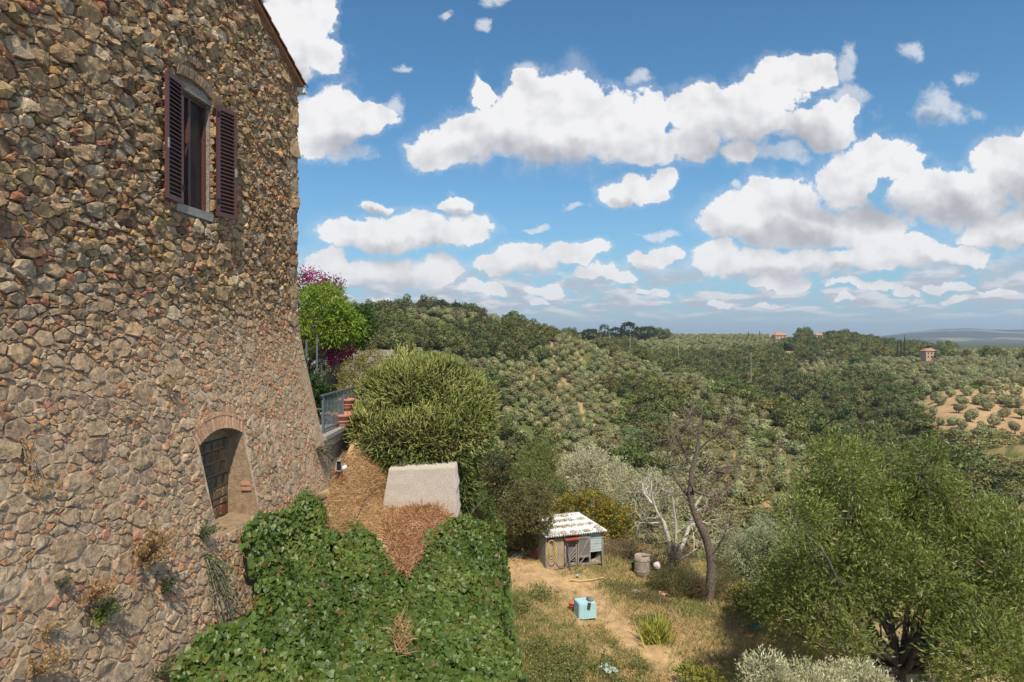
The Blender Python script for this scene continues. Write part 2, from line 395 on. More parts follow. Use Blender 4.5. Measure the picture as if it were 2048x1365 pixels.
M_GLASS = mat_noise('dark window screen', (.018, .016, .015), (.030, .026, .024), 3, .35, 0, spec=.4)
M_LINTEL = mat_noise('pale lintel stone', (.15, .125, .10), (.36, .31, .26), 22, .95, .9, 40)
M_SILL = mat_noise('grey sill stone', (.24, .22, .19), (.38, .35, .31), 12, .9, .6, 40)
M_TILE = mat_noise('terracotta tile', (.30, .115, .055), (.46, .22, .12), 9, .85, .4, 40, c3=(.36, .17, .09))
M_WHITE = mat_noise('white paint', (.62, .60, .56), (.76, .75, .72), 8, .5, .05)
M_CONC = mat_noise('pebbled concrete', (.27, .225, .19), (.60, .53, .46), 75, .95, .45, 110, detail=4, c3=(.46, .40, .345), dist=.012)
M_RENDER = mat_noise('old render', (.22, .18, .14), (.42, .35, .28), 5, .95, .8, 24)
M_RAIL = mat_noise('grey blue iron', (.09, .12, .135), (.15, .185, .20), 20, .5, .05)
M_POT = mat_noise('terracotta pot', (.40, .16, .11), (.52, .25, .18), 8, .8, .1)
M_REDPIPE = mat_noise('red pipe', (.48, .10, .07), (.58, .15, .10), 8, .5, 0)
M_BLACK = mat_noise('black', (.012, .012, .012), (.02, .02, .02), 8, .6, 0)
M_RUST = mat_noise('rusty iron', (.16, .06, .035), (.33, .15, .09), 5, .9, .3, 30)
M_ROOFW = mat_noise('pale corrugated sheet', (.62, .62, .60), (.84, .84, .83), 3, .6, .1)
M_WOODG = mat_noise('weathered grey wood', (.16, .145, .125), (.34, .31, .27), 7, .9, .4, 40)
M_BOARD = mat_noise('tan board', (.27, .21, .14), (.40, .32, .22), 3, .9, .2, 20)
M_PBLUE = mat_noise('pale blue boards', (.30, .37, .36), (.47, .53, .51), 6, .8, .2, 30)
M_BLUE = mat_noise('pale blue plastic', (.34, .56, .60), (.42, .64, .67), 4, .65, .08, spec=.2)
M_HOSE = mat_noise('yellow hose', (.50, .40, .16), (.62, .50, .22), 6, .5, 0)
M_DHOSE = mat_noise('dark hose', (.06, .055, .045), (.10, .09, .07), 6, .5, 0)
M_RED = mat_noise('red bucket', (.45, .11, .06), (.52, .15, .08), 6, .5, 0)
M_SHEETR = mat_noise('red rusty sheet', (.25, .05, .035), (.40, .11, .07), 4, .7, .1)
M_ROCK = mat_noise('rock', (.22, .18, .14), (.42, .36, .29), 5, .95, .7, 20)
M_STUCCO = mat_noise('pink stucco', (.42, .28, .20), (.54, .38, .28), .6, .9, .1)
M_FARTILE = mat_noise('far roof tile', (.34, .17, .10), (.46, .25, .16), .8, .9, .2, 4)
M_DARKW = mat_noise('dark window', (.02, .02, .02), (.035, .035, .035), 4, .4, 0)
M_BOUG = mat_leaf('bougainvillea bract', .35, .6, .2, .05)
M_WIRE = mat_noise('wire netting', (.14, .13, .12), (.2, .19, .18), 8, .7, 0)
M_ORANGE = mat_noise('orange scrap', (.6, .22, .06), (.7, .5, .4), 9, .6, 0)
M_GREENC = mat_noise('green cloth', (.14, .36, .24), (.2, .44, .3), 9, .8, .1)
M_PINK = mat_noise('pink cloth', (.5, .36, .38), (.7, .62, .62), 9, .8, .1)

# ------------------------------------------------------------------ terrain
CP = []
def cps(px, lst):
    for Y, py in lst: CP.append((px, Y, py))
def zpy(z, Y): return HY-z*F/Y
def gz(px, lst):
    for Y, z in lst: CP.append((px, Y, zpy(z, Y)))
for px in (-300, 300, 700):
    gz(px, [(9, -9.6), (16, -9.5), (22, -9.4), (28, -9.2), (34, -9.3), (48, -12), (70, -19), (100, -28)])
gz(1000, [(9, -9.7), (16, -9.6), (20, -9.4), (24, -9.2), (28, -9.0), (32, -8.9), (37, -9.6), (48, -12.5), (65, -18), (90, -26), (110, -31)])
gz(1200, [(9, -10), (16, -9.7), (20, -9.55), (24, -9.5), (28, -9.35), (32, -9.5), (38, -11), (48, -14), (65, -20), (90, -28), (110, -33)])
gz(1420, [(9, -10), (16, -9.8), (20, -9.7), (25, -9.7), (28, -10), (33, -11.2), (40, -13.5), (50, -17), (65, -22), (90, -30), (105, -34)])
gz(1700, [(9, -10), (16, -9.8), (20, -9.8), (24, -10.2), (28, -11.5), (35, -14.5), (50, -20), (65, -25), (80, -31)])
gz(2048, [(9, -10), (16, -9.8), (20, -10), (26, -12), (35, -16), (50, -22), (70, -29)])
gz(2500, [(9, -10), (20, -10.5), (30, -14), (50, -22), (70, -28)])
for px in (-300, 300, 600):
    cps(px, [(180, 850), (260, 720), (330, 655), (450, 700), (700, 705)])
cps(750, [(130, 1000), (180, 865), (230, 755), (280, 677), (330, 634), (400, 660), (520, 700)])
cps(900, [(130, 1005), (180, 865), (230, 755), (280, 675), (330, 629), (400, 655), (500, 692), (650, 700)])
cps(1050, [(130, 1010), (180, 890), (230, 795), (280, 715), (335, 662), (400, 690), (520, 700), (700, 690)])
cps(1150, [(125, 1030), (180, 905), (240, 805), (300, 725), (340, 689), (400, 715), (500, 704), (600, 680), (760, 677)])
cps(1270, [(125, 1040), (170, 940), (220, 850), (270, 775), (310, 727), (350, 745), (430, 735), (520, 698), (620, 678), (760, 676)])
cps(1400, [(120, 1050), (150, 960), (190, 870), (230, 810), (270, 768), (310, 810), (370, 790), (450, 738), (550, 698), (660, 677), (800, 676)])
cps(1500, [(115, 1060), (150, 952), (190, 872), (235, 808), (280, 868), (330, 830), (390, 772), (470, 730), (560, 695), (660, 677), (800, 677)])
cps(1600, [(112, 1050), (150, 945), (180, 892), (208, 860), (250, 925), (300, 865), (370, 785), (450, 735), (550, 696), (640, 677), (760, 679)])
cps(1700, [(105, 1070), (140, 980), (180, 912), (210, 955), (260, 885), (330, 795), (420, 735), (520, 700), (630, 682), (760, 684)])
cps(1780, [(100, 1080), (135, 1010), (165, 962), (190, 965), (230, 895), (280, 832), (350, 775), (430, 735), (520, 712), (600, 702)])
cps(1870, [(95, 1090), (125, 1040), (160, 985), (190, 905), (210, 862), (240, 818), (280, 784), (330, 757), (400, 735), (470, 718), (560, 708)])
cps(1960, [(95, 1090), (125, 1020), (150, 955), (175, 905), (200, 865), (230, 823), (260, 793), (300, 768), (350, 745), (420, 726), (480, 712), (600, 706)])
cps(2100, [(95, 1070), (125, 1000), (150, 945), (175, 900), (200, 862), (230, 822), (260, 792), (300, 768), (350, 746), (420, 728), (480, 712), (600, 706)])
cps(2500, [(125, 960), (175, 880), (230, 815), (300, 765), (420, 728), (600, 706)])
for px in (-300, 400, 1000, 1500, 2000, 2500):
    gz(px, [(1100, -18), (2500, -30), (5000, -30), (9000, -30)])
CP = np.array(CP)
def dom(px, Y): return np.stack([np.asarray(px)/220., np.log(np.asarray(Y))*3.0], -1)
TPg = TPS(dom(CP[:, 0], CP[:, 1]), CP[:, 2], 1e-4)
def terr_py(px, Y):
    return TPg(dom(np.clip(px, -300, 2500), Y))
def gnd(x, y):
    x = np.asarray(x, float); y = np.asarray(y, float)
    return (HY-terr_py(CX+F*x/y, y))/F*y
# land cover
CREST = ([-300, 700, 1050, 1150, 1270, 1400, 1500, 1600, 1780, 1870, 2500], [330, 332, 335, 340, 312, 272, 237, 210, 167, 120, 60])
def nearhill(px, Y): return Y < np.interp(px, *CREST)+12
OAKP = [
 [(600,600),(800,615),(800,655),(900,680),(960,662),(1090,664),(1110,685),(1010,745),(1000,800),(1040,880),(1020,960),(955,930),(945,800),(930,720),(840,710),(700,700),(600,680)],
 [(1255,800),(1330,790),(1400,805),(1470,790),(1530,835),(1500,880),(1440,850),(1345,845),(1350,900),(1330,960),(1250,960),(1265,880),(1240,850)],
 [(1560,800),(1660,850),(1800,930),(2000,1010),(2100,1100),(1900,1100),(1760,990),(1650,930),(1580,900),(1540,840)],
 [(1020,880),(1100,900),(1090,1000),(1000,1000)],
]
BARE_NEAR = [([(1102,682),(1108,720),(1118,745),(1150,790),(1165,830)], 2.6), ([(1120,770),(1112,812)], 3), ([(1180,830),(1200,880)], 2.5), ([(1165,840),(1180,890)], 2.5), ([(1080,700),(1060,790)], 1.5), ([(1150,700),(1215,800),(1240,850)], 1.6), ([(1190,700),(1290,790)], 1.5), ([(1215,720),(1228,712)], 4), ([(1425,795),(1445,800)], 4), ([(1400,880),(1470,980)], 2), ([(1450,890),(1530,1000)], 2), ([(1570,955),(1625,945)], 7), ([(1480,1030),(1560,1010)], 12)]
FIELD = [(1828,800),(1870,785),(1960,778),(2300,765),(2300,1000),(2060,985),(1990,930),(1930,905),(1880,868),(1835,830)]
PATCH2 = [(1556,702),(1600,700),(1592,722),(1580,732),(1562,718)]
def cover(px, py, Y):
    """0 olive, 1 oak, 2 bare soil, 3 grass"""
    near = nearhill(px, Y)
    nz = fb2(px*.012, py*.012*2, 1., 4, 3.)
    k = np.zeros(px.shape, int)
    oak = np.zeros(px.shape, bool)
    for p in OAKP: oak |= inpoly(px+(nz-.5)*40, py+(nz-.5)*20, p)
    k[near & oak] = 1
    k[near & ~oak & (nz > .70)] = 1
    k[near & oak & (nz < .43)] = 0
    for ln, w in BARE_NEAR: k[near & (polydist(px, py, ln) < w)] = 2
    far = ~near
    olv = inpoly(px, py, [(1150,670),(1570,670),(1560,705),(1420,716),(1150,715)]) | inpoly(px, py, [(1740,722),(2200,722),(2300,765),(1960,778),(1870,790),(1828,800),(1780,775),(1735,745)])
    k[far] = np.where(nz[far] > .60, 0, 1)
    k[far & olv] = np.where(nz[far & olv] > .68, 1, 0)
    k[far & inpoly(px, py, FIELD)] = 2
    k[far & inpoly(px, py, PATCH2)] = 2
    k[far & (polydist(px, py, [(1500,705),(1508,735)]) < 3)] = 2
    k[far & inpoly(px, py, [(1880,868),(1930,905),(1990,930),(2060,985),(2300,1000),(2300,890),(2048,872),(1960,868)])] = 3
    k[Y > 900] = 1
    return k
SOIL = np.array([.41, .275, .15]); DRYC = np.array([.42, .305, .155]); GREENC = np.array([.11, .13, .04]); BRUSH = np.array([.155, .14, .058]); DARKG = np.array([.06, .075, .028])
PATHL = [(1000,1150),(1090,1150),(1165,1178),(1205,1215),(1255,1275),(1340,1325),(1420,1400)]
PATH2 = [(1130,1180),(1190,1290),(1260,1350)]
def garden_col(px, py, x, y):
    n1 = fb2(x, y, .8, 5, 5.); n2 = fb2(x, y, 3.5, 4, 9.); n3 = fb2(x, y, .35, 4, 2.)
    g = np.clip((n1-.46)*6+(n2-.5)*2, 0, 1)
    left = 1/(1+np.exp(-((1165+(py-1180)*.55)-px+(n1-.5)*160)/30.))*(py > 1170)
    g = np.clip(g*.38+left*.50*np.clip(n2*2-.3, 0, 1), 0, 1)
    g = np.clip(g+.5*np.exp(-(((px-1250)/80)**2+((py-1130)/25)**2))+.4*np.exp(-(((px-1400)/60)**2+((py-1215)/25)**2)), 0, 1)
    c = DRYC[None]*(1-g[..., None])+np.array([.14, .145, .055])*g[..., None]
    d = np.minimum(polydist(px, py*1.0, PATHL), polydist(px, py, PATH2)+14)
    w = np.clip(1.22-(d+(n2-.5)*48)/32., 0, 1)
    w = np.maximum(w, np.clip(1-np.hypot((px-1120)/90, (py-1165)/26)+(n2-.5)*.8, 0, 1)*.8)
    s = np.array([.47, .315, .175]); c = c*(1-w[..., None])+s*w[..., None]
    return c*(.8+.4*n2[..., None]), w, g
def build_ground():
    pxs = np.concatenate([np.arange(-1500, -200, 60), np.arange(-200, 540, 24), np.arange(540, 960, 9), np.arange(960, 1640, 4.5), np.arange(1640, 2120, 8), np.arange(2120, 3700, 60)])
    Ys = np.concatenate([np.linspace(9, 15.5, 14), np.exp(np.linspace(math.log(16), math.log(40), 150)), np.exp(np.linspace(math.log(40.6), math.log(900), 190)), np.exp(np.linspace(math.log(930), math.log(9000), 22))])
    PX, YY = np.meshgrid(pxs, Ys); py = terr_py(PX, YY)
    X = (PX-CX)/F*YY; Z = (HY-py)/F*YY
    Z = Z+(YY < 45)*((fb2(X, YY, 1.1, 5, 1.)-.5)*.30)+(YY > 70)*(YY < 900)*(fb2(X, YY, .03, 4, 4.)-.5)*4.0*np.clip((YY-70)/60, 0, 1)
    k = cover(PX, py, YY)
    c = np.zeros(PX.shape+(3,)); n = fb2(X, YY, .08, 5, 6.)[..., None]; n2 = fb2(X, YY, .25, 4, 8.)[..., None]
    br = BRUSH*(1-np.clip((n-.45)*5, 0, 1))+GREENC*np.clip((n-.45)*5, 0, 1)
    soil = SOIL*(.6+.8*fb2(X, YY, .5, 4, 28.)[..., None])
    c[:] = br
    c[k == 1] = DARKG
    c[k == 2] = soil[k == 2]
    n3 = fb2(X, YY, .6, 4, 18.)[..., None]; t3 = np.clip((n2*.5+n3*.5-.42)*6, 0, 1); gg = np.array([.27, .20, .085])*t3+np.array([.095, .105, .035])*(1-t3)
    c[k == 3] = gg[k == 3]
    # grass verges at the low end of the bare field
    t = np.clip((py-850)/60, 0, 1)[..., None]*np.clip((n2-.3)*3, 0, 1); c = np.where(((k == 2) & (YY < 330) & (py > 850) & ~nearhill(PX, YY))[..., None], c*(1-t)+np.array([.20, .17, .07])*t, c)
    gc, w, g = garden_col(PX, py, X, YY)
    tt = np.clip((42-YY)/8, 0, 1)[..., None]; c = c*(1-tt)+gc*tt
    Z = Z-(YY < 42)*w*.06
    nr, nc = PX.shape; idx = np.arange(nr*nc).reshape(nr, nc)
    Fc = np.stack([idx[:-1, :-1], idx[:-1, 1:], idx[1:, 1:], idx[1:, :-1]], -1).reshape(-1, 4)
    me = mesh_np('ground', np.stack([X, YY, Z], -1).reshape(-1, 3), Fc, c.reshape(-1, 3), [M_GROUND], True)
    o = link('ground', me); tag(o, kind='structure'); return o
build_ground()
def gz1(x, y):
    z = float(gnd(np.array([x]), np.array([y]))[0])
    if y < 45: z += (float(fb2(np.array([x]), np.array([y]), 1.1, 5, 1.)[0])-.5)*.30
    return z
def far_mountain():
    pxs = np.linspace(1560, 2900, 150); Ys = np.linspace(5200, 8200, 40)
    PX, YY = np.meshgrid(pxs, Ys); X = (PX-CX)/F*YY
    top = np.interp(PX, [1560, 1690, 1740, 1800, 1880, 1930, 2020, 2060, 2400, 2900], [700, 686, 676, 667, 659, 657.5, 661, 660, 668, 676])
    t = np.clip((YY-5200)/1900, 0, 1); t = t*t*(3-2*t); back = np.clip((8200-YY)/900, 0, 1)
    h0 = -40; Zt = (HY-top)/F*7100
    n = fb2(X, YY, .0016, 5, 3.); Z = h0+(Zt-h0)*t*back*(.86+.28*n)
    n2 = fb2(X, YY, .003, 5, 11.)[..., None]
    fld = np.clip((n2-.62)*9, 0, 1)*.8
    c = np.array([.022, .036, .020])*(1-fld)+np.array([.34, .25, .15])*fld
    nr, nc = PX.shape; idx = np.arange(nr*nc).reshape(nr, nc)
    Fc = np.stack([idx[:-1, :-1], idx[:-1, 1:], idx[1:, 1:], idx[1:, :-1]], -1).reshape(-1, 4)
    o = link('distant_hills', mesh_np('distant_hills', np.stack([X, YY, Z], -1).reshape(-1, 3), Fc, c.reshape(-1, 3), [M_HILLS], True))
    tag(o, kind='structure')
far_mountain()

# ------------------------------------------------------------------ the stone house
D = 6.2; WA = R(5.4)
U = np.array([math.sin(WA), math.cos(WA), 0]); NN = np.array([math.cos(WA), -math.sin(WA), 0])
Z0, FL = .25, .23
def flare(z):
    z = np.asarray(z, float); t = (Z0-z)*4.0
    return FL*np.where(t > 20, t, np.log1p(np.exp(np.minimum(t, 20))))/4.0
def W(s, z, out=0.):
    s = np.asarray(s, float); z = np.asarray(z, float)
    p = s[..., None]*U-(D-flare(z)-out)[..., None]*NN
    p[..., 2] = z; return p
def wallpix(px, py):
    X = (px-CX)/F; Zr = (HY-py)/F
    a = X*NN[0]+NN[1]
    t = -D/a
    if t*Zr < Z0: t = (-D+FL*Z0)/(a+FL*Zr)
    return t*(X*U[0]+U[1]), t*Zr
S_COR = 14.70
def roofz(s): return 5.62+(S_COR-s)*.37
ws0, _ = wallpix(351, 300); ws1, _ = wallpix(420, 320)
wz1 = (wallpix(358, 174)[1]+wallpix(420, 212)[1])/2; wz0 = (wallpix(353, 406)[1]+wallpix(414, 428)[1])/2
as0, az1 = wallpix(397, 888); as1, az1b = wallpix(484, 868); azs = (az1+az1b)/2
as0b, az0 = wallpix(428, 1048)
az0 -= .22
ARISE = .16; RING = .27
asm = (as0+as1)/2; ah = (as1-as0)/2; arad = (ah*ah+ARISE*ARISE)/(2*ARISE); acz = azs+ARISE-arad
aang = math.asin(ah/arad)
def arcpts(r, n, a=aang): return [(asm+r*math.sin(t), acz+r*math.cos(t)) for t in np.linspace(-a, a, n)]
ARCHP = [(as0, az0), (as1, az0)]+arcpts(arad+RING, 11)[::-1]
WINP = [(ws0-.02, wz0-.16), (ws1+.02, wz0-.16), (ws1+.02, wz1+.02), (ws1-.02, wz1+.16), ((ws0+ws1)/2+.2, wz1+.46), ((ws0+ws1)/2-.2, wz1+.50), (ws0+.0, wz1+.24)]
HOLES = [ARCHP, WINP]
def edges_of(poly):
    ar = sum(poly[i][0]*poly[(i+1) % len(poly)][1]-poly[(i+1) % len(poly)][0]*poly[i][1] for i in range(len(poly)))
    sgn = 1 if ar > 0 else -1; es = []
    for i in range(len(poly)):
        (x0, y0), (x1, y1) = poly[i], poly[(i+1) % len(poly)]; l = math.hypot(x1-x0, y1-y0)
        if l < 1e-6: continue
        es.append(((y1-y0)/l*sgn, -(x1-x0)/l*sgn, x0, y0))     # outward normal
    return es
HE = [edges_of(p) for p in HOLES]
def hole_edge(x, y):
    """for each hole: (signed distance, edge) of the most separating edge"""
    res = []
    for es in HE:
        best = max(((nx*(x-ex)+ny*(y-ey), (nx, ny, ex, ey)) for nx, ny, ex, ey in es), key=lambda q: q[0]); res.append(best)
    return res
house = empty('stone_house', tuple(W(np.array(S_COR), np.array(-6.))), 'tall rubble stone house at the left with one brown shuttered window and a bricked arch', 'house')
hl = np.array(house.location)
def hlink(name, me, parent=None):
    """mesh given in world coordinates, hung on the house (or on a part of it that sits at the house origin)"""
    o = link(name, me, parent or house)
    if parent is None: o.location = tuple(-hl)
    return o
def clip(poly, nx, ny, t):
    out = []; n = len(poly)
    for i in range(n):
        a = poly[i]; b = poly[(i+1) % n]; da = nx*a[0]+ny*a[1]-t; db = nx*b[0]+ny*b[1]-t
        if da <= 0: out.append(a)
        if (da < 0 < db) or (db < 0 < da):
            k = da/(da-db); out.append((a[0]+(b[0]-a[0])*k, a[1]+(b[1]-a[1])*k))
    return out
SMIN, SMAX, ZMIN, ZMAX = 4.7, S_COR, -6.6, 7.6
def build_wall():
    rr = random.Random(3); ASP = 1.65
    seeds = []; cell = .25; grid = {}
    def ok(x, y, r, k):
        gx, gy = int(x//cell), int(y//cell)
        for i in range(gx-2, gx+3):
            for j in range(gy-2, gy+3):
                for (qx, qy, qr) in grid.get((i, j), ()):
                    if (qx-x)**2+(qy-y)**2 < (k*(qr+r))**2: return False
        return True
    def put(x, y, r):
        seeds.append((x, y, r)); grid.setdefault((int(x//cell), int(y//cell)), []).append((x, y, r))
    z = -6.4; kq = 0
    while z < 5.6:                                    # corner stones
        h = rr.uniform(.24, .42)
        if z > .2: put((S_COR-(.20 if kq % 2 else .30))/ASP, z+h/2, h*.52)
        z += h; kq += 1
    tot = (SMAX-SMIN)/ASP*(ZMAX-ZMIN)
    for (r0, r1, n, k) in ((.13, .175, 60, .84), (.095, .13, 900, .80), (.06, .085, 7000, .76), (.032, .05, 30000, .78), (.018, .028, 34000, .78)):
        for _ in range(n):
            s = rr.uniform(SMIN, SMAX); zz = rr.uniform(ZMIN, ZMAX)
            if zz > roofz(s): continue
            r = rr.uniform(r0, r1)
            if s > 12.3: r *= .85
            if zz < Z0 and s > 10: r *= .88
            if ok(s/ASP, zz, r, k): put(s/ASP, zz, r)
    seeds_in = []
    for (x, y, r) in seeds:
        if min(q[0] for q in hole_edge(x*ASP, y)) < .015: continue
        seeds_in.append((x, y, r))
    seeds = seeds_in
    kd = kdtree.KDTree(len(seeds))
    for i, (x, y, r) in enumerate(seeds): kd.insert((x, y, 0), i)
    kd.balance()
    stones = []
    for i, (x, y, r) in enumerate(seeds):
        q = r*2.6; poly = [(x-q, y-q), (x+q, y-q), (x+q, y+q), (x-q, y+q)]
        low = y < Z0
        g = (rr.uniform(.002, .009) if not low else rr.uniform(.004, .013))*min(1, r/.08)
        for co, j, dist in kd.find_n((x, y, 0), 48):
            if j == i: continue
            xj, yj, rj = seeds[j]
            if dist > 2*q+rj: break
            nx, ny = (xj-x)/dist, (yj-y)/dist
            t = (dist*dist+r*r-rj*rj)/(2*dist)-g
            poly = clip(poly, nx, ny, nx*x+ny*y+t)
            if len(poly) < 3: break
        if len(poly) < 3: continue
        poly = [(px*ASP, py) for px, py in poly]; cx = x*ASP
        for d, (nx, ny, ex, ey) in hole_edge(cx, y):
            if d < .6: poly = clip(poly, -nx, -ny, -(nx*ex+ny*ey)-.004) if len(poly) > 2 else poly
        poly = clip(poly, 1, 0, S_COR-.01) if len(poly) > 2 else poly
        poly = clip(poly, .37, 1, 5.62+S_COR*.37-.06) if len(poly) > 2 else poly
        if len(poly) < 3: continue
        ar = abs(sum(poly[k][0]*poly[(k+1) % len(poly)][1]-poly[(k+1) % len(poly)][0]*poly[k][1] for k in range(len(poly))))/2
        if ar < .0006: continue
        # drop short edges then cut corners once
        pp = [p for k, p in enumerate(poly) if math.dist(p, poly[k-1]) > .012]
        if len(pp) < 3: continue
        ch = []
        for k in range(len(pp)):
            a, b = pp[k], pp[(k+1) % len(pp)]; e = rr.uniform(.03, .13)
            ch.append((a[0]+(b[0]-a[0])*e, a[1]+(b[1]-a[1])*e))
            e = 1-rr.uniform(.03, .13); ch.append((a[0]+(b[0]-a[0])*e, a[1]+(b[1]-a[1])*e))
        jit = min(.010, math.sqrt(ar)*.06)
        ch = [(a+rr.gauss(0, jit), b+rr.gauss(0, jit)) for a, b in ch]
        stones.append((ar, ch))
    pal = [((.40, .275, .160), 36), ((.47, .305, .165), 18), ((.36, .275, .19), 15), ((.21, .135, .083), 11), ((.53, .405, .275), 10), ((.42, .30, .155), 7), ((.40, .235, .14), 3)]
    bag = [c for c, n in pal for _ in range(n)]
    def stone_geo(ar, ch):
        c = np.array(ch); m = c.mean(0); low = 1/(1+math.exp((m[1]-Z0-.15)*3.0)); sz = math.sqrt(ar)
        big = S_COR-m[0] < .5 and not low > .5
        h = (rr.uniform(.022, .065)*(1-low)+rr.uniform(.011, .033)*low)*min(1.15, .5+sz/.22)
        h *= 1-.45*low*min(1, max(0, (m[0]-9.5)/3.0))
        if big: h = rr.uniform(.02, .04)
        tx, ty = rr.gauss(0, .13)*(1-.5*low), rr.gauss(0, .13)*(1-.5*low)
        n = len(c); rings = []; so = rr.uniform(0, 50)
        for f, o, nz in ((1.0, -.05, 0), (.985, .40*h, .08*h), (.92, .90*h, .16*h), (.50, 1.02*h, .18*h)):
            q = m+(c-m)*f; o_ = o+(0 if o < 0 else 1)*((q-m) @ np.array([tx, ty]))*(1 if f < 1 else .6)+(0 if o < 0 else 1)*(fbm(np.stack([q[:, 0]*9+so, q[:, 1]*9, np.full(n, so)], -1), 3)-.5)*(1.5*h+.02) +(np.array([rr.gauss(0, 1) for _ in range(n)])*nz*.35 if sz < .14 or f > .9 else 0)
            rings.append(W(q[:, 0], q[:, 1], o_))
        hc = (fbm(np.array([[m[0]*9+so, m[1]*9, so]]), 3)[0]-.5)*(1.5*h+.02)
        V = np.vstack(rings+[W(m[:1], m[1:], np.array([h*1.05+hc]))])
        Fs = []
        for k in range(3):
            for j in range(n):
                j2 = (j+1) % n; a, b, cc, d = k*n+j, k*n+j2, (k+1)*n+j2, (k+1)*n+j
                Fs += [(a, b, cc), (a, cc, d)]
        for j in range(n): Fs.append((3*n+j, 3*n+(j+1) % n, 4*n))
        asp = np.ptp(c[:, 0])/max(.01, np.ptp(c[:, 1]))
        brick = sz < .14 and rr.random() < (.16 if asp < 1.3 else .33)
        col = np.array((.40, .185, .115) if brick else rr.choice(bag))*rr.uniform(.78, 1.25)
        if brick: col = col*np.array([1, rr.uniform(.9, 1.35), rr.uniform(.75, 1.1)])
        if brick: col = col*(1-low)+low*(col*.75+np.array([.50, .33, .24])*.32)
        else: col = col*(1-low)+low*(col*.46+np.array([.52, .39, .28])*.46)
        return V, Fs, col, n
    wall = hlink('wall', None); wall['kind_note'] = 0; del wall['kind_note']
    # order by size as seen (area over distance squared), nearest and largest become parts
    def seen(st):
        ar, ch = st; m = np.mean(ch, 0); p = W(m[:1], m[1:])[0]; px = CX+F*p[0]/p[1]; py = HY-F*p[2]/p[1]
        if not (0 < px < 660 and 0 < py < 1365): return 0
        if inpoly(np.array([px]), np.array([py]), [(340,1365),(470,1250),(520,1200),(480,1040),(620,980),(660,1365)])[0]: return 0
        return ar*abs(p @ NN)/(np.linalg.norm(p)**3)
    stones.sort(key=seen, reverse=True)
    vis = [s for s in stones]
    Vs, Fs, Cs = [], [], []; off = 0
    for i, st in enumerate(vis):
        V, Ft, col, n = stone_geo(*st)
        if i < 298:
            me = mesh_np('stone', V, Ft, np.repeat(col[None], len(V), 0), [M_STONE])
            o = link('stone', me, wall)
        else:
            Vs.append(V); Fs += [(a+off, b+off, c+off) for a, b, c in Ft]; Cs.append(np.repeat(col[None], len(V), 0)); off += len(V)
    o = link('rubble_stones', mesh_np('rubble_stones', np.vstack(Vs), Fs, np.vstack(Cs), [M_STONE]), wall); tag(o, kind='stuff')
    # mortar body with the two openings
    sg = sorted(set(list(np.arange(SMIN, SMAX, .06))+[SMAX, ws0, ws1, as0, as1])); zg = sorted(set(list(np.arange(ZMIN-.5, ZMAX+1.6, .06))+[wz0, wz1, az0, azs]))
    sg = np.array([s for k, s in enumerate(sg) if k == 0 or s-sg[k-1] > 1e-4]); zg = np.array([z for k, z in enumerate(zg) if k == 0 or z-zg[k-1] > 1e-4])
    SS, ZZ = np.meshgrid(sg, zg); ZR = np.minimum(ZZ, roofz(SS))
    low = 1/(1+np.exp((ZZ-Z0-.15+(fb2(SS, ZZ, .6, 3, 4)-.5)*2)*2.2))
    nz = fb2(SS, ZZ, 5., 5, 2.)-.5
    out = -.016*(1-low)+.003*low+nz*(.05*(1-low)+.035*low)
    edge = np.exp(-((S_COR-SS)/.35)**2)*low; out = out*(1-edge)+edge*(.018+nz*.02)     # smooth rendered corner below
    for e in (ws0, ws1, as0, as1): out = np.where(np.abs(SS-e) < .002, np.minimum(out, 0), out)
    V = W(SS, ZR, out)
    c = np.array([.30, .215, .14])*(1-low[..., None])+np.array([.53, .40, .29])*low[..., None]
    c = c*(.8+.4*fb2(SS, ZZ, 1.3, 4, 7.)[..., None])
    c = c*(1-edge[..., None]*.6)+np.array([.36, .265, .175])*edge[..., None]*.6
    idx = np.arange(SS.size).reshape(SS.shape)
    Fc = np.stack([idx[:-1, :-1], idx[:-1, 1:], idx[1:, 1:], idx[1:, :-1]], -1).reshape(-1, 4)
    cs = (SS[:-1, :-1]+SS[1:, 1:]).ravel()/2; cz = (ZZ[:-1, :-1]+ZZ[1:, 1:]).ravel()/2
    keep = ~((cs > ws0) & (cs < ws1) & (cz > wz0) & (cz < wz1))
    inarch = (cs > as0) & (cs < as1) & (cz > az0) & ((cz < azs) | (np.hypot(cs-asm, cz-acz) < arad+.10))
    keep &= ~inarch & (cz < roofz(cs)+.04)
    Fc = Fc[keep]
    # end wall beyond the corner
    e0 = len(V.reshape(-1, 3)); ez = np.arange(ZMIN-.5, 5.62, .3); eA = W(np.full(len(ez), S_COR), ez); eB = eA-NN*7+U*.0
    Ve = np.vstack([eA, eB]); n = len(ez); Fe = np.array([(e0+i, e0+n+i, e0+n+i+1, e0+i+1) for i in range(n-1)])
    Vm = np.vstack([V.reshape(-1, 3), Ve]); Cm = np.vstack([c.reshape(-1, 3), np.repeat([[.34, .27, .2]], len(Ve), 0)])
    me = mesh_np('wall', Vm, np.vstack([Fc, Fe]), Cm, [M_MORTAR], True)
    wall.data.materials.clear() if wall.data else None
    o = link('mortar_bed', me, wall)
    return wall
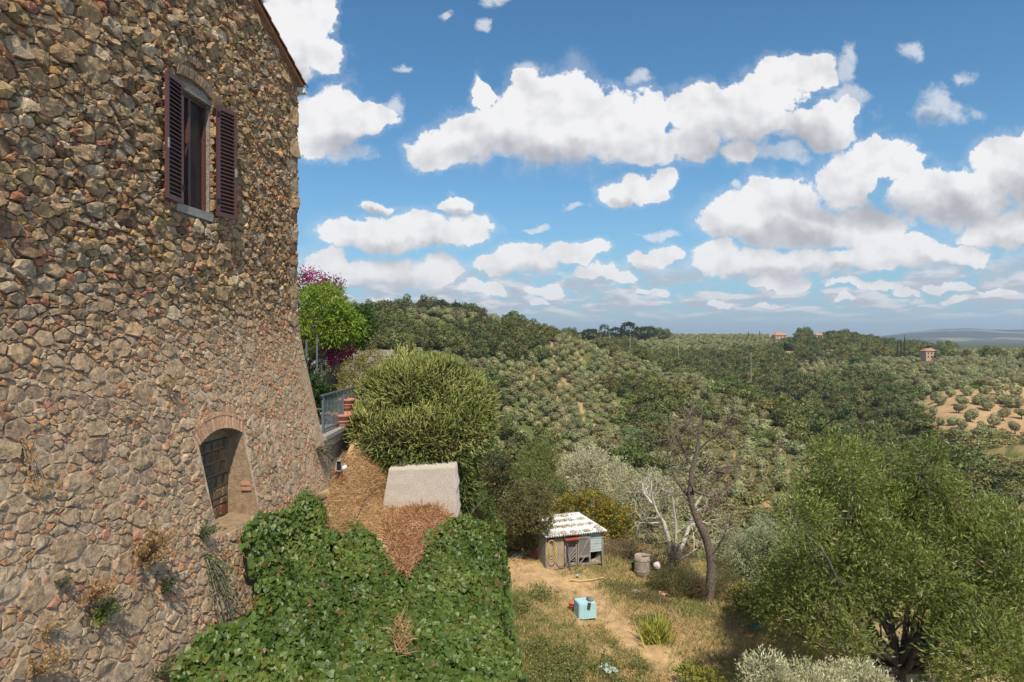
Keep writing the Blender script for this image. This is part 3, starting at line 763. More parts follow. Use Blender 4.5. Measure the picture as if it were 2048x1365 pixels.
# a part that carries stones: the wall's own mesh is the lime core behind them
def hempty(name):
    o = bpy.data.objects.new(name, None); C.objects.link(o); o.parent = house; o.location = tuple(-hl); return o
_h0 = hlink
def hlink(name, me, parent=None):
    if me is None: return hempty(name)
    return _h0(name, me, parent)
wall = build_wall()
def wbox(s0, s1, z0, z1, o0, o1, jit=0):
    """block on the wall between out offsets o0..o1 (verts in world space)"""
    V = []
    for s in (s0, s1):
        for z in (z0, z1):
            for o in (o0, o1): V.append(W(np.array(s), np.array(z), np.array(o))+np.array([random.gauss(0, jit) for _ in range(3)]))
    return V, [(0,1,3,2),(4,6,7,5),(0,4,5,1),(2,3,7,6),(0,2,6,4),(1,5,7,3)]
def build_openings():
    # ---- window
    dep = -.32
    win = hempty('window')
    b = MB()
    for (s0, s1, z0, z1) in ((ws0, ws0+.05, wz0, wz1), (ws1-.05, ws1, wz0, wz1), (ws0+.05, ws1-.05, wz1-.06, wz1), (ws0+.05, ws1-.05, wz0, wz0+.05), ((ws0+ws1)/2-.03, (ws0+ws1)/2+.03, wz0+.05, wz1-.06)):
        b.add(*wbox(s0, s1, z0, z1, -.16, -.07))
    b.obj('frame', M_SHUT, win)
    b = MB(); b.add(*wbox(ws0+.05, (ws0+ws1)/2-.03, wz0+.05, wz1-.06, -.13, -.12)); b.obj('pane', M_GLASS, win)
    b = MB(); b.add(*wbox((ws0+ws1)/2+.03, ws1-.05, wz0+.05, wz1-.06, -.13, -.12)); b.obj('pane', M_GLASS, win)
    b = MB()
    b.add(*wbox(ws0-.06, ws0, wz0-.1, wz1+.05, -.36, -.015)); b.add(*wbox(ws1, ws1+.06, wz0-.1, wz1+.05, -.36, -.015))
    b.obj('reveal', M_LINTEL, win)
    b = MB(); b.add(*wbox(ws0-.04, ws1+.04, wz0-.13, wz0, -.36, .045, .006)); b.obj('sill', M_SILL, win)
    # pale lintel with a ragged arched top, then three long curved bricks above
    b = MB(); n = 12
    ss = np.linspace(ws0-.03, ws1+.03, n); V = []; Fs = []
    for s in ss:
        t = (s-ws0)/(ws1-ws0); top = wz1+.05+.11*math.sin(math.pi*min(1, max(0, t)))**.7+random.gauss(0, .008)
        for z, o in ((wz1, -.36), (wz1, .012), (top, .018+random.gauss(0, .004)), (top, -.2)): V.append(W(np.array(s), np.array(z), np.array(o)))
    for i in range(n-1):
        for j in range(4): k = (j+1) % 4; Fs.append((i*4+j, i*4+k, (i+1)*4+k, (i+1)*4+j))
    Fs += [(0, 1, 2, 3), tuple((n-1)*4+j for j in (3, 2, 1, 0))]
    b.add(V, Fs); b.obj('lintel', M_LINTEL, win)
    ang = np.linspace(0, 1, 8)
    for k in range(7):
        t0, t1 = ang[k]+.006, ang[k+1]-.006; V = []
        for t in (t0, (t0+t1)/2, t1):
            s = ws0+(ws1-ws0)*(t*1.14-.03); z = wz1+.06+.15*math.sin(math.pi*(.08+.84*t))**.8-.10*t+.05
            for dz, o in ((.0, -.05), (.0, .05), (.15, .07), (.15, -.05)): V.append(W(np.array(s), np.array(z+dz), np.array(o+random.gauss(0, .006))))
        b = MB(); b.add(V, [(0,1,5,4),(1,2,6,5),(2,3,7,6),(3,0,4,7),(4,5,9,8),(5,6,10,9),(6,7,11,10),(7,4,8,11),(0,3,2,1),(8,9,10,11)])
        me = b.mesh('brick', M_BRICK); cl = np.array([.33, .215, .135])*random.uniform(.85, 1.15)
        me.color_attributes.new('Col', 'FLOAT_COLOR', 'POINT').data.foreach_set('color', np.tile([*cl, 1], len(me.vertices)).astype(np.float32))
        link('brick', me, win)
    # ---- shutters
    def shutter(sh, sgn, wd, tilt, label):
        sr = hempty('shutter'); sr['label'] = label
        z0, z1 = wz0-.02, wz1+.02
        hp = W(np.array(sh), np.array(0.), np.array(.045)); hp = hp*np.array([1, 1, 0])
        a = U*sgn*math.cos(tilt)+NN*math.sin(tilt); nn = np.cross(a, [0, 0, 1]); nn = nn*(1 if nn @ NN > 0 else -1)
        def blk(b, u0, u1, za, zb, t0, t1, sl=0.):
            V = []
            for u in (u0, u1):
                for (zz, tt) in ((za, t0), (za+sl, t1), (zb+sl, t1), (zb, t0)): p = hp+a*u+nn*tt; V.append((p[0], p[1], zz))
            b.add(V, [(0,1,2,3),(7,6,5,4),(0,4,5,1),(1,5,6,2),(2,6,7,3),(3,7,4,0)])
        b = MB(); blk(b, 0, .065, z0, z1, -.02, .02); blk(b, wd-.065, wd, z0, z1, -.02, .02)
        b.obj('stile', M_SHUT, sr)
        b = MB(); zm = (z0+z1)/2-.1
        for za, zb in ((z0, z0+.07), (z1-.07, z1)): blk(b, .067, wd-.067, za, zb, -.018, .018)
        b.obj('rail', M_SHUT, sr)
        n = 27; zs = np.linspace(z0+.075, z1-.10, n)
        me0 = None
        for z in zs:
            b = MB(); blk(b, .066, wd-.066, z, z+.010, -.018, .019, -.030)
            b.obj('slat', M_SHUTD if False else M_SHUT, sr)
        b = MB(); blk(b, .066, wd-.066, z0+.07, z1-.07, -.024, -.021); b.obj('back_panel', M_SHUTD, sr)
        b = MB()
        for z in (z0+.2, z1-.2): blk(b, -.02, .05, z, z+.09, .021, .027)
        b.obj('hinge', M_BLACK, sr)
        b = MB(); blk(b, wd-.05, wd-.01, (z0+z1)/2-.2, (z0+z1)/2-.05, .021, .035); b.obj('latch', M_SILL, sr)
    wd = (ws1-ws0)/2
    shutter(ws0-.005, -1, wd, R(5), 'left louvred shutter folded open towards the viewer')
    shutter(ws1+.005, 1, wd*.93, R(13), 'right louvred shutter folded open against the stones')
    # ---- arch: brick ring, recess
    ar = hempty('archway')
    nb = 17; th = np.linspace(-aang*1.02, aang*1.02, nb+1)
    for k in range(nb):
        for (r0, r1, off) in ((arad, arad+.20, .028), (arad+.207, arad+RING, .036)):
            t0, t1 = th[k]+.006, th[k+1]-.006; V = []
            for t in (t0, t1):
                for r_ in (r0, r1):
                    for o in (-.18 if r0 == arad else -.05, off+random.gauss(0, .004)):
                        V.append(W(np.array(asm+r_*math.sin(t)), np.array(acz+r_*math.cos(t)), np.array(o)))
            b = MB(); b.add(V, [(0,1,3,2),(4,6,7,5),(0,4,5,1),(2,3,7,6),(0,2,6,4),(1,5,7,3)])
            me = b.mesh('brick', M_BRICK); cl = np.array([.46, .28, .175])*random.uniform(.82, 1.15)
            me.color_attributes.new('Col', 'FLOAT_COLOR', 'POINT').data.foreach_set('color', np.tile([*cl, 1], 8).astype(np.float32))
            link('brick', me, ar)
    # recess: back wall vertical, splayed far jamb
    db = D-float(flare(azs))+.25                                      # distance of the back wall (a plain vertical plane)
    def B(s, z): p = s*U-db*NN; return np.array([p[0], p[1], z])
    prof = [(as0, az0), (as0, azs)]+arcpts(arad, 13)+[(as1, azs), (as1, az0)]
    prof = [p for k, p in enumerate(prof) if k == 0 or math.dist(p, prof[k-1]) > 1e-4]
    fr = [W(np.array(s), np.array(z), np.array(-.004)) for s, z in prof]
    bk = []
    for s, z in prof: bk.append(B(as0+(s-as0)*.97+.01, az0+.02+(z-az0)*.985))
    V = fr+bk; n = len(prof); Fs = [(i, i+1, n+i+1, n+i) for i in range(n-1)]+[(n-1, 0, n, 2*n-1)]+[tuple(n+i for i in range(n))]
    b = MB(); b.add(V, Fs); me = b.mesh('recess', M_MORTAR)
    me.color_attributes.new('Col', 'FLOAT_COLOR', 'POINT').data.foreach_set('color', np.tile([.33, .24, .155, 1], len(V)).astype(np.float32)); link('recess', me, ar)
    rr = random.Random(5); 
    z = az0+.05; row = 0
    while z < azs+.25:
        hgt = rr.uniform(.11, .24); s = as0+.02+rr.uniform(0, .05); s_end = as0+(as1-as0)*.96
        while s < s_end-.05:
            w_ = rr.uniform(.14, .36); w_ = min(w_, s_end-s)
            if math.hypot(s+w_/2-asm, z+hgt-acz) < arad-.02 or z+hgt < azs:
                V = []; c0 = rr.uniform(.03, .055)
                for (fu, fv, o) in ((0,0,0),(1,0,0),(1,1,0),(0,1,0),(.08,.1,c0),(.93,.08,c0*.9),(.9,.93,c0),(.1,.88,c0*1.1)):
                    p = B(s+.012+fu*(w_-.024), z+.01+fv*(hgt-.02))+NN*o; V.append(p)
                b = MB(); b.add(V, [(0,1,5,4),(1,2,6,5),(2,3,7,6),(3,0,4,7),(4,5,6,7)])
                me = b.mesh('stone', M_STONE); cl = np.array(rr.choice([(.17,.125,.08),(.21,.14,.085),(.14,.115,.085),(.25,.12,.075)]))*rr.uniform(.8, 1.2)  # shade of the niche is put into these darker stone colours
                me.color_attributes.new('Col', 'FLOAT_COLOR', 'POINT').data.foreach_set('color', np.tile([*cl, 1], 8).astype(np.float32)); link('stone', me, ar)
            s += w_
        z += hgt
    # bricks let into the far jamb
    for k in range(2):
        zz = az0+.42+k*.085
        V = []
        for fd in (.08, .45):
            for dz in (0, .065):
                for o in (0, .03):
                    a_ = W(np.array(as1), np.array(zz+dz), np.array(-.004)); b_ = B(as0+(as1-as0)*.97, zz+dz)
                    V.append(a_+(b_-a_)*fd-U*o)
        b = MB(); b.add(V, [(0,1,3,2),(4,6,7,5),(0,4,5,1),(2,3,7,6),(0,2,6,4),(1,5,7,3)])
        me = b.mesh('brick', M_BRICK); me.color_attributes.new('Col', 'FLOAT_COLOR', 'POINT').data.foreach_set('color', np.tile([.42, .22, .14, 1], 8).astype(np.float32)); link('brick', me, ar)
build_openings()
def build_roof():
    rf = hempty('roof')
    def Rp(s, back, up):                            # point on the roof slope: back = distance behind the wall face
        p = s*U-(D+back)*NN; return np.array([p[0], p[1], roofz(s)+up])
    b = MB(); V = []
    for s in (S_COR+.22, 4.2):
        for back, up in ((-.10, .02), (-.10, .09), (8, .09), (8, .02)): V.append(Rp(s, back, up))
    b.add(V, [(0,1,2,3),(7,6,5,4),(0,4,5,1),(1,5,6,2),(2,6,7,3),(3,7,4,0)]); b.obj('roof_deck', M_TILE, rf)
    sl = Vector(tuple(Rp(10., 0, 0)-Rp(11., 0, 0))).normalized()     # up slope
    side = Vector(tuple(NN)); upv = side.cross(sl) if side.cross(sl).z > 0 else sl.cross(side)
    n = 8; L_ = .46; r = .095
    def tile(base, r, parent):
        V = []; Fs = []
        for i, (t, rs) in enumerate(((0, 1.05), (L_, .88))):
            for rad in (r*rs, r*rs-.014):
                for j in range(n+1):
                    a = math.pi*j/n; V.append(base+sl*t+side*math.cos(a)*rad+upv*math.sin(a)*rad)
        m = n+1
        for j in range(n):
            Fs += [(j, j+1, 2*m+j+1, 2*m+j), (m+j+1, m+j, 3*m+j, 3*m+j+1), (j+1, j, m+j, m+j+1), (2*m+j, 2*m+j+1, 3*m+j+1, 3*m+j)]
        Fs += [(0, 2*m, 3*m, m), (m-1, 2*m-1, 4*m-1, 3*m-1)]
        b = MB(); b.add(V, Fs); b.obj('tile', M_TILE, parent, True)
    for col in range(3):
        s = S_COR+.24
        while s > 8.:
            tile(Vector(tuple(Rp(s, -.06+col*.24, .09+random.uniform(0, .012)))), r, rf); s -= .37*(1+random.uniform(-.03, .03))
    # white gutter along the eave, its open end seen at the corner
    b = MB(); prof = [(-.02, .0), (-.02, -.10), (.11, -.10), (.11, -.01), (.125, -.01), (.125, -.115), (-.035, -.115), (-.035, .0)]
    V = []
    for back in (-.13, 8):
        for ds, dz in prof: p = Rp(S_COR+.12+ds, back, 0)*1.0; V.append((p[0], p[1], 5.62+dz-.02))
    m = len(prof); Fs = [(i, (i+1) % m, m+(i+1) % m, m+i) for i in range(m)]
    b.add(V, Fs); b.obj('gutter', M_WHITE, house, loc=tuple(-hl))
    b = MB(); V = []
    for back in (-.128, -.12):
        for ds, dz in ((-.02, 0), (-.02, -.1), (.11, -.1), (.11, -.03)): p = Rp(S_COR+.12+ds, back, 0); V.append((p[0], p[1], 5.60+dz))
    b.add(V, [(0,1,2,3),(7,6,5,4)]+[(i, (i+1) % 4, 4+(i+1) % 4, 4+i) for i in range(4)]); b.obj('gutter_end', M_WHITE, house, loc=tuple(-hl))
build_roof()
#@@PART2
# ------------------------------------------------------------------ plants: builders
LEAF4 = np.array([[0, 0, 0], [.5, .42, .06], [0, 1, -.03], [-.5, .42, .06]]); LEAF4F = [(0, 1, 2, 3)]
HEART = np.array([[0, 0, 0], [.42, -.06, .05], [.56, .30, .03], [.30, .68, 0], [0, 1, -.10], [-.30, .68, 0], [-.56, .30, .03], [-.42, -.06, .05], [0, .35, -.03]])
HEARTF = [(8, 0, 1), (8, 1, 2), (8, 2, 3), (8, 3, 4), (8, 4, 5), (8, 5, 6), (8, 6, 7), (8, 7, 0)]
def rdir(n): return norm(rng.normal(size=(n, 3)))
def shell_points(lobes, n, inner=.35):
    """points near the surface of a union of ellipsoids; also their outward direction"""
    vol = np.array([l[1][0]*l[1][1]+l[1][2]*l[1][0]+l[1][1]*l[1][2] for l in lobes]); pick = rng.choice(len(lobes), n, p=vol/vol.sum())
    c = np.array([l[0] for l in lobes])[pick]; r = np.array([l[1] for l in lobes])[pick]
    d = rdir(n); rad = 1-np.abs(rng.normal(0, inner*.6, n)).clip(0, .9)
    wob = 1+.28*(fbm(d*2.3+c*1.7, 3)-.5)*2
    p = c+d*r*(rad*wob)[:, None]
    keep = np.ones(n, bool)
    for j, (lc, lr) in enumerate(lobes):
        q = np.linalg.norm((p-np.array(lc))/np.array(lr), axis=1); keep &= (q > .72-inner*.5) | (pick == j)
    return p[keep], norm(d/r)[keep]
def foliage(name, lobes, ntw, lpt, ll, lw, colA, colB, mat, up=.3, droop=0., twig=.25, inner=.35, spread=.9, hot=None, floor=None):
    """leaves in small sprays through the crown"""
    p, d = shell_points(lobes, ntw, inner)
    if floor is not None: k = p[:, 2] > floor; p, d = p[k], d[k]
    n = len(p)
    td = norm(d+rng.normal(size=(n, 3))*.55+np.array([0, 0, up]))
    t = rng.random((n, lpt))
    lp = p[:, None]+td[:, None]*(t*twig)[..., None]+rng.normal(size=(n, lpt, 3))*twig*.16
    lp[..., 2] -= droop*t*t*twig
    ld = norm(td[:, None]+rng.normal(size=(n, lpt, 3))*spread-np.array([0, 0, droop]))
    ln = rng.normal(size=(n, lpt, 3))+d[:, None]*.5+np.array([0, 0, .6])
    lp, ld, ln = lp.reshape(-1, 3), ld.reshape(-1, 3), ln.reshape(-1, 3); m = len(lp)
    sc = rng.uniform(.65, 1.25, m)
    M = frames(ld, ln)
    mix = np.clip(np.repeat(rng.beta(1.6, 1.6, n), lpt)*.65+rng.random(m)*.35+(fbm(lp*1.1, 2)-.5)*.5, 0, 1)[:, None]
    col = np.array(colA)*(1-mix)+np.array(colB)*mix
    if hot is not None:
        hm = (np.repeat(rng.random(n), lpt) < hot[1])[:, None]; col = np.where(hm, np.array(hot[0])*rng.uniform(.8, 1.2, (m, 1)), col)
    T = LEAF4*np.array([lw, ll, ll])
    V, Fc, Cc = scatter(T, LEAF4F, lp, M, sc, col)
    return mesh_np(name, V, Fc, Cc, [mat])
def limb_path(a, b, n=6, wob=.08, sag=0.):
    a = np.array(a, float); b = np.array(b, float); l = np.linalg.norm(b-a); t = np.linspace(0, 1, n)
    p = a+(b-a)*t[:, None]; p += np.cumsum(rng.normal(size=(n, 3)), 0)*wob*l/n*np.sin(math.pi*t)[:, None]*2
    p[:, 2] += sag*l*np.sin(math.pi*t); return p
def woods(mb, base, lobes, r0, fork=.35, nlim=3, sub=3, lean=(0, 0)):
    base = np.array(base); top = np.mean([l[0] for l in lobes], 0); f = base+(top-base)*fork+np.array([lean[0], lean[1], 0])
    mb.tube(limb_path(base, f, 6, .12), list(np.linspace(r0*1.15, r0*.75, 6)), 8)
    for c, r in lobes:
        c = np.array(c); e = c+np.array([0, 0, .2*r[2]]); e = c-np.array([0, 0, .25*r[2]]); pth = limb_path(f, e, 7, .10)
        mb.tube(pth, list(np.linspace(r0*.55, r0*.14, 7)), 6, False)
        for _ in range(sub):
            s = pth[rng.integers(2, 6)]; q = c+rdir(1)[0]*np.array(r)*.85; mb.tube(limb_path(s, c+(q-c)*.8, 5, .14), list(np.linspace(r0*.18, r0*.04, 5)), 4, False)
def plant(name, label, cat, base, lobes, fol, trunk=None, group=None, bark=None, crown='crown', **kw):
    """lobes in world space; thing > crown, trunk"""
    b = np.array(base, float); ll = [(np.array(c)-b, r) for c, r in lobes]
    root = empty(name, tuple(b), label, cat, group)
    if trunk:
        mb = MB(); woods(mb, np.array([0, 0, -.15]), ll, trunk, **kw); mb.obj('trunk', bark or M_BARK, root, True)
    me = foliage(crown, ll, **fol); link(crown, me, root)
    return root
def lobe(px, py, Y, rpx, ry=None, rz=None):
    r = rpx*Y/F; return (P(px, py, Y), (r, (ry or rpx)*Y/F, (rz or rpx)*Y/F))

# ------------------------------------------------------------------ far and middle trees of the hillsides
def crown_mesh(name, kind, nq, qs, seed):
    global rng
    keep = rng; rng = np.random.default_rng(seed)
    if kind == 'olive':
        lobes = [((rng.normal(0, .55), rng.normal(0, .55), 2.3+rng.normal(0, .45)), (r, r, r*.85)) for r in rng.uniform(1.0, 1.55, 8)]+[((0, 0, 2.1), (1.75, 1.75, 1.5))]
        cA, cB = (.15, .155, .06), (.40, .395, .185)
    elif kind == 'oak':
        lobes = [((rng.normal(0, 1.35), rng.normal(0, 1.35), 3.6+rng.normal(0, 1.0)), (r, r, r*.85)) for r in rng.uniform(1.0, 1.9, 12)]+[((0, 0, 2.4), (2.4, 2.4, 2.0))]
        cA, cB = (.062, .08, .02), (.205, .215, .06)
    elif kind == 'shrub':
        lobes = [((rng.normal(0, .5), rng.normal(0, .5), .6+rng.normal(0, .2)), (r, r, r*.8)) for r in rng.uniform(.5, .9, 5)]
        cA, cB = (.14, .145, .045), (.29, .26, .10)
    else:
        lobes = [((0, 0, z), (.55*(1-(z/11.5)**1.6)+.12, .55*(1-(z/11.5)**1.6)+.12, 1.3)) for z in np.linspace(1.2, 10.6, 9)]
        cA, cB = (.022, .034, .014), (.05, .068, .028)
    p, d = shell_points(lobes, nq*2, .16); p = p[:nq]; d = d[:nq]
    dn = norm(d+np.array([0, 0, .15])+rng.normal(size=d.shape)*.33); M = frames(np.cross(dn, rdir(len(p))), dn)
    mix = np.clip(rng.random(len(p))*.7+(fbm(p*.9+seed, 2)-.5)*1.1+.15, 0, 1)[:, None]
    col = (np.array(cA)*(1-mix)+np.array(cB)*mix)
    V, Fc, Cc = scatter(LEAF4*np.array([1, 1, 1]), LEAF4F, p-M[..., 1]*qs*.5, M, rng.uniform(.7, 1.3, len(p))*qs, col)
    nl = len(Fc)
    mb = MB(); top = {'olive': 1.6, 'oak': 2.2, 'cypress': 1.5, 'shrub': .4}[kind]
    mb.tube([(0, 0, -.8), (.05, 0, top*.5), (.1, .05, top)], [.22, .16, .11], 5)
    if kind in ('olive', 'oak'):
        for a in range(4): mb.tube([(.05, 0, top*.55), (math.cos(a*1.6)*.5, math.sin(a*1.6)*.5, top*1.05), (math.cos(a*1.6)*1.0, math.sin(a*1.6)*1.0, top*1.5)], [.11, .08, .03], 4, False)
    Vt = np.array(mb.V); Ft = np.array([f for f in mb.F if len(f) == 4]); o = len(V)
    me = mesh_np(name, np.vstack([V, Vt]), np.vstack([Fc, Ft+o]), np.vstack([Cc, np.tile([.1, .08, .06], (len(Vt), 1))]),
                 [M_OLIVE if kind == 'olive' else M_OAK, M_BARK], False, np.concatenate([np.zeros(nl), np.ones(len(Ft))]))
    rng = keep; return me
OL = [crown_mesh('olive_tree', 'olive', 950, .40, 30+i) for i in range(4)]
OLH = [crown_mesh('olive_tree', 'olive', 2200, .27, 40+i) for i in range(2)]
OK_ = [crown_mesh('oak_tree', 'oak', 1250, .52, 50+i) for i in range(4)]
OKH = [crown_mesh('oak_tree', 'oak', 2600, .36, 60+i) for i in range(2)]
SHR = [crown_mesh('shrub', 'shrub', 170, .34, 70+i) for i in range(2)]
CYP = [crown_mesh('cypress_tree', 'cypress', 420, .42, 80+i) for i in range(2)]
def occluded(x, y, z):
    t = np.linspace(.2, .97, 36); v = np.zeros(len(x), bool)
    for k in t:
        yy = y*k
        if True:
            m = yy > 20; g = np.full(len(x), -1e9)
            g[m] = gnd(x[m]*k, yy[m]); v |= g > z*k
    return v
FIELD_OLIVES = [(1810,822,24),(1843,807,22),(1879,796,20),(1917,812,19),(1905,838,19),(1940,826,24),(1955,795,22),(1980,795,18),(2005,790,27),(1866,819,16),(1880,840,16),(1925,845,20),(1975,805,22),(2018,800,22),(1951,862,21),(1932,890,22),(1965,850,22),(1987,836,23),(1863,858,15),(1890,864,14),(2006,823,21),(2043,822,17),(1957,902,26),(1975,882,20),(1790,812,20),(1830,805,18),(1900,780,20),(1935,778,22),(1968,775,22),(2000,772,24),(2030,775,24),(1870,790,20),(1925,797,20),(1850,835,16),(2030,850,20),(1990,865,18),(1905,862,17),(2035,800,22)]
def plant_hills():
    tall = []          # (kind, x, y, z, scale, rot)
    sp = 5.1
    sp = 5.35; gx, gy = np.meshgrid(np.arange(-110, 520, sp), np.arange(52, 700, sp)); a = R(24)
    X = gx*1.0+rng.normal(0, .32, gx.shape)+(gy % (2*sp) > sp)*sp*.0; Y = gy+rng.normal(0, .32, gx.shape)
    Xr = X*math.cos(a)-(Y-300)*math.sin(a); Yr = X*math.sin(a)+(Y-300)*math.cos(a)+300
    X = Xr.ravel(); Y = Yr.ravel(); m = (Y > 56) & (Y < 690); X, Y = X[m], Y[m]
    px = CX+F*X/Y; m = (px > 560) & (px < 2140); X, Y, px = X[m], Y[m], px[m]
    Z = gnd(X, Y); py = HY-F*Z/Y; k = cover(px, py, Y); near = nearhill(px, Y)
    n = fb2(X, Y, .02, 3, 12.); n2 = rng.random(len(X))
    sel = (k == 0) & ((n2 > .10) & ((n > .34) | (n2 > .45)))
    hk = (Y > 60)
    for i in np.nonzero(sel)[0]:
        tall.append(('olive', X[i], Y[i], Z[i], rng.uniform(.68, 1.12)))
    # woods on a looser grid
    so = 4.6
    gx, gy = np.meshgrid(np.arange(-200, 560, so), np.arange(56, 690, so))
    X = (gx+rng.normal(0, 1.4, gx.shape)).ravel(); Y = (gy+rng.normal(0, 1.4, gx.shape)).ravel(); px = CX+F*X/Y
    m = (Y > 56) & (px > 560) & (px < 2140); X, Y, px = X[m], Y[m], px[m]
    Z = gnd(X, Y); py = HY-F*Z/Y; k = cover(px, py, Y)
    dn = np.where(Y > 330, .62, .85)
    for i in np.nonzero((k == 1) & (rng.random(len(X)) < dn))[0]:
        tall.append(('oak', X[i], Y[i], Z[i], rng.uniform(.55, 1.25)*(1 if Y[i] < 330 else 1.15)))
    # low shrubs between the olives, and weeds
    gx = rng.uniform(-110, 520, 16000); Y = np.exp(rng.uniform(math.log(48), math.log(420), 16000)); px = rng.uniform(600, 2120, 16000); X = (px-CX)/F*Y
    Z = gnd(X, Y); py = HY-F*Z/Y; k = cover(px, py, Y); n = fb2(X, Y, .03, 3, 22.); n = np.where(k == 3, n+.12, n); n = np.where(Y < 160, n+.08, n)
    shr = [('shrub', X[i], Y[i], Z[i], rng.uniform(.5, 1.5)) for i in np.nonzero(((k == 0) | (k == 3)) & (n > .50))[0]]
    A = np.array([t[1:] for t in tall]); hh = np.array([3.7 if t[0] == 'olive' else 5.2 for t in tall])*A[:, 3]
    px = CX+F*A[:, 0]/A[:, 1]; pb = HY-F*A[:, 2]/A[:, 1]; pt = HY-F*(A[:, 2]+hh)/A[:, 1]
    drop = inpoly(px, pt+5, FIELD) & ~inpoly(px, pb, FIELD)
    for p4 in ([(1540,660),(1592,660),(1592,677),(1540,677)], [(1622,662),(1655,662),(1655,678),(1622,678)], [(1838,695),(1880,695),(1880,719),(1838,719)]): drop |= inpoly(px, (pt+pb)/2, p4) | inpoly(px, pt, p4)
    tall = [t for t, d in zip(tall, drop) if not d]
    return tall, shr
TALL, SHRUBS = plant_hills()
def gn_scatter(name, meshes, pts, scales, mat_names=None):
    """one object: trees instanced on points (the uncounted rest of a kind)"""
    me = bpy.data.meshes.new(name); P_ = np.asarray(pts, np.float32)
    me.vertices.add(len(P_)); me.vertices.foreach_set('co', P_.ravel())
    me.attributes.new('sc', 'FLOAT', 'POINT').data.foreach_set('value', np.asarray(scales, np.float32))
    me.attributes.new('rz', 'FLOAT', 'POINT').data.foreach_set('value', rng.uniform(0, 6.28, len(P_)).astype(np.float32))
    o = link(name, me); g = bpy.data.node_groups.new(name, 'GeometryNodeTree')
    g.interface.new_socket('Geometry', in_out='INPUT', socket_type='NodeSocketGeometry'); g.interface.new_socket('Geometry', in_out='OUTPUT', socket_type='NodeSocketGeometry')
    N = g.nodes.new; gi = N('NodeGroupInput'); go = N('NodeGroupOutput'); iop = N('GeometryNodeInstanceOnPoints'); jn = N('GeometryNodeJoinGeometry')
    for src in meshes:
        oi = N('GeometryNodeObjectInfo'); oi.inputs['Object'].default_value = src; oi.inputs['As Instance'].default_value = True; oi.transform_space = 'ORIGINAL'
        g.links.new(oi.outputs['Geometry'], jn.inputs[0])
    g.links.new(gi.outputs[0], iop.inputs['Points']); g.links.new(jn.outputs[0], iop.inputs['Instance']); iop.inputs['Pick Instance'].default_value = True
    def attr(nm):
        a = N('GeometryNodeInputNamedAttribute'); a.data_type = 'FLOAT'; a.inputs['Name'].default_value = nm; return [q for q in a.outputs if q.enabled and q.name == 'Attribute'][0]
    cx = N('ShaderNodeCombineXYZ'); g.links.new(attr('rz'), cx.inputs[2]); g.links.new(cx.outputs[0], iop.inputs['Rotation']); g.links.new(attr('sc'), iop.inputs['Scale'])
    g.links.new(iop.outputs[0], go.inputs[0])
    md = o.modifiers.new('scatter', 'NODES'); md.node_group = g
    return o
def hides(px, py):
    h = inpoly(px, py, [(560,0),(600,600),(680,980),(560,1400),(-10,1400),(-10,0)]) | inpoly(px, py, [(640,700),(760,690),(870,690),(960,760),(990,850),(940,960),(920,1100),(640,1100)])
    return h | inpoly(px, py, [(1500,1400),(1530,1120),(1590,980),(1700,910),(1850,890),(1920,1000),(2060,1040),(2060,1400)]) | inpoly(px, py, [(600,560),(740,640),(740,760),(600,800)])
def zone_label(kind, px, Y):
    near = bool(nearhill(np.array([px]), np.array([Y]))[0])
    if kind == 'olive':
        if near and px < 1250: return 'round grey-green olive on the left hillside facing the garden, among the soil tracks', 'olives on the left hillside'
        if near: return 'round grey-green olive in the rows right of the dead tree, on the near slope', 'olives in the rows behind the dead tree'
        return 'small grey-green olive on the farther slope across the valley', 'olives across the valley'
    if near and px < 1150: return 'dark green oak in the gully wood right of the rosemary mound', 'oaks of the gully wood'
    if near and px < 1500: return 'dark green oak of the wood in the middle of the near slope', 'oaks in the middle of the near slope'
    if near: return 'dark green oak of the wood running down the crest to the right', 'oaks on the right hand crest'
    return 'dark green oak of the far valley woods below the farmhouses', 'oaks of the far valley'
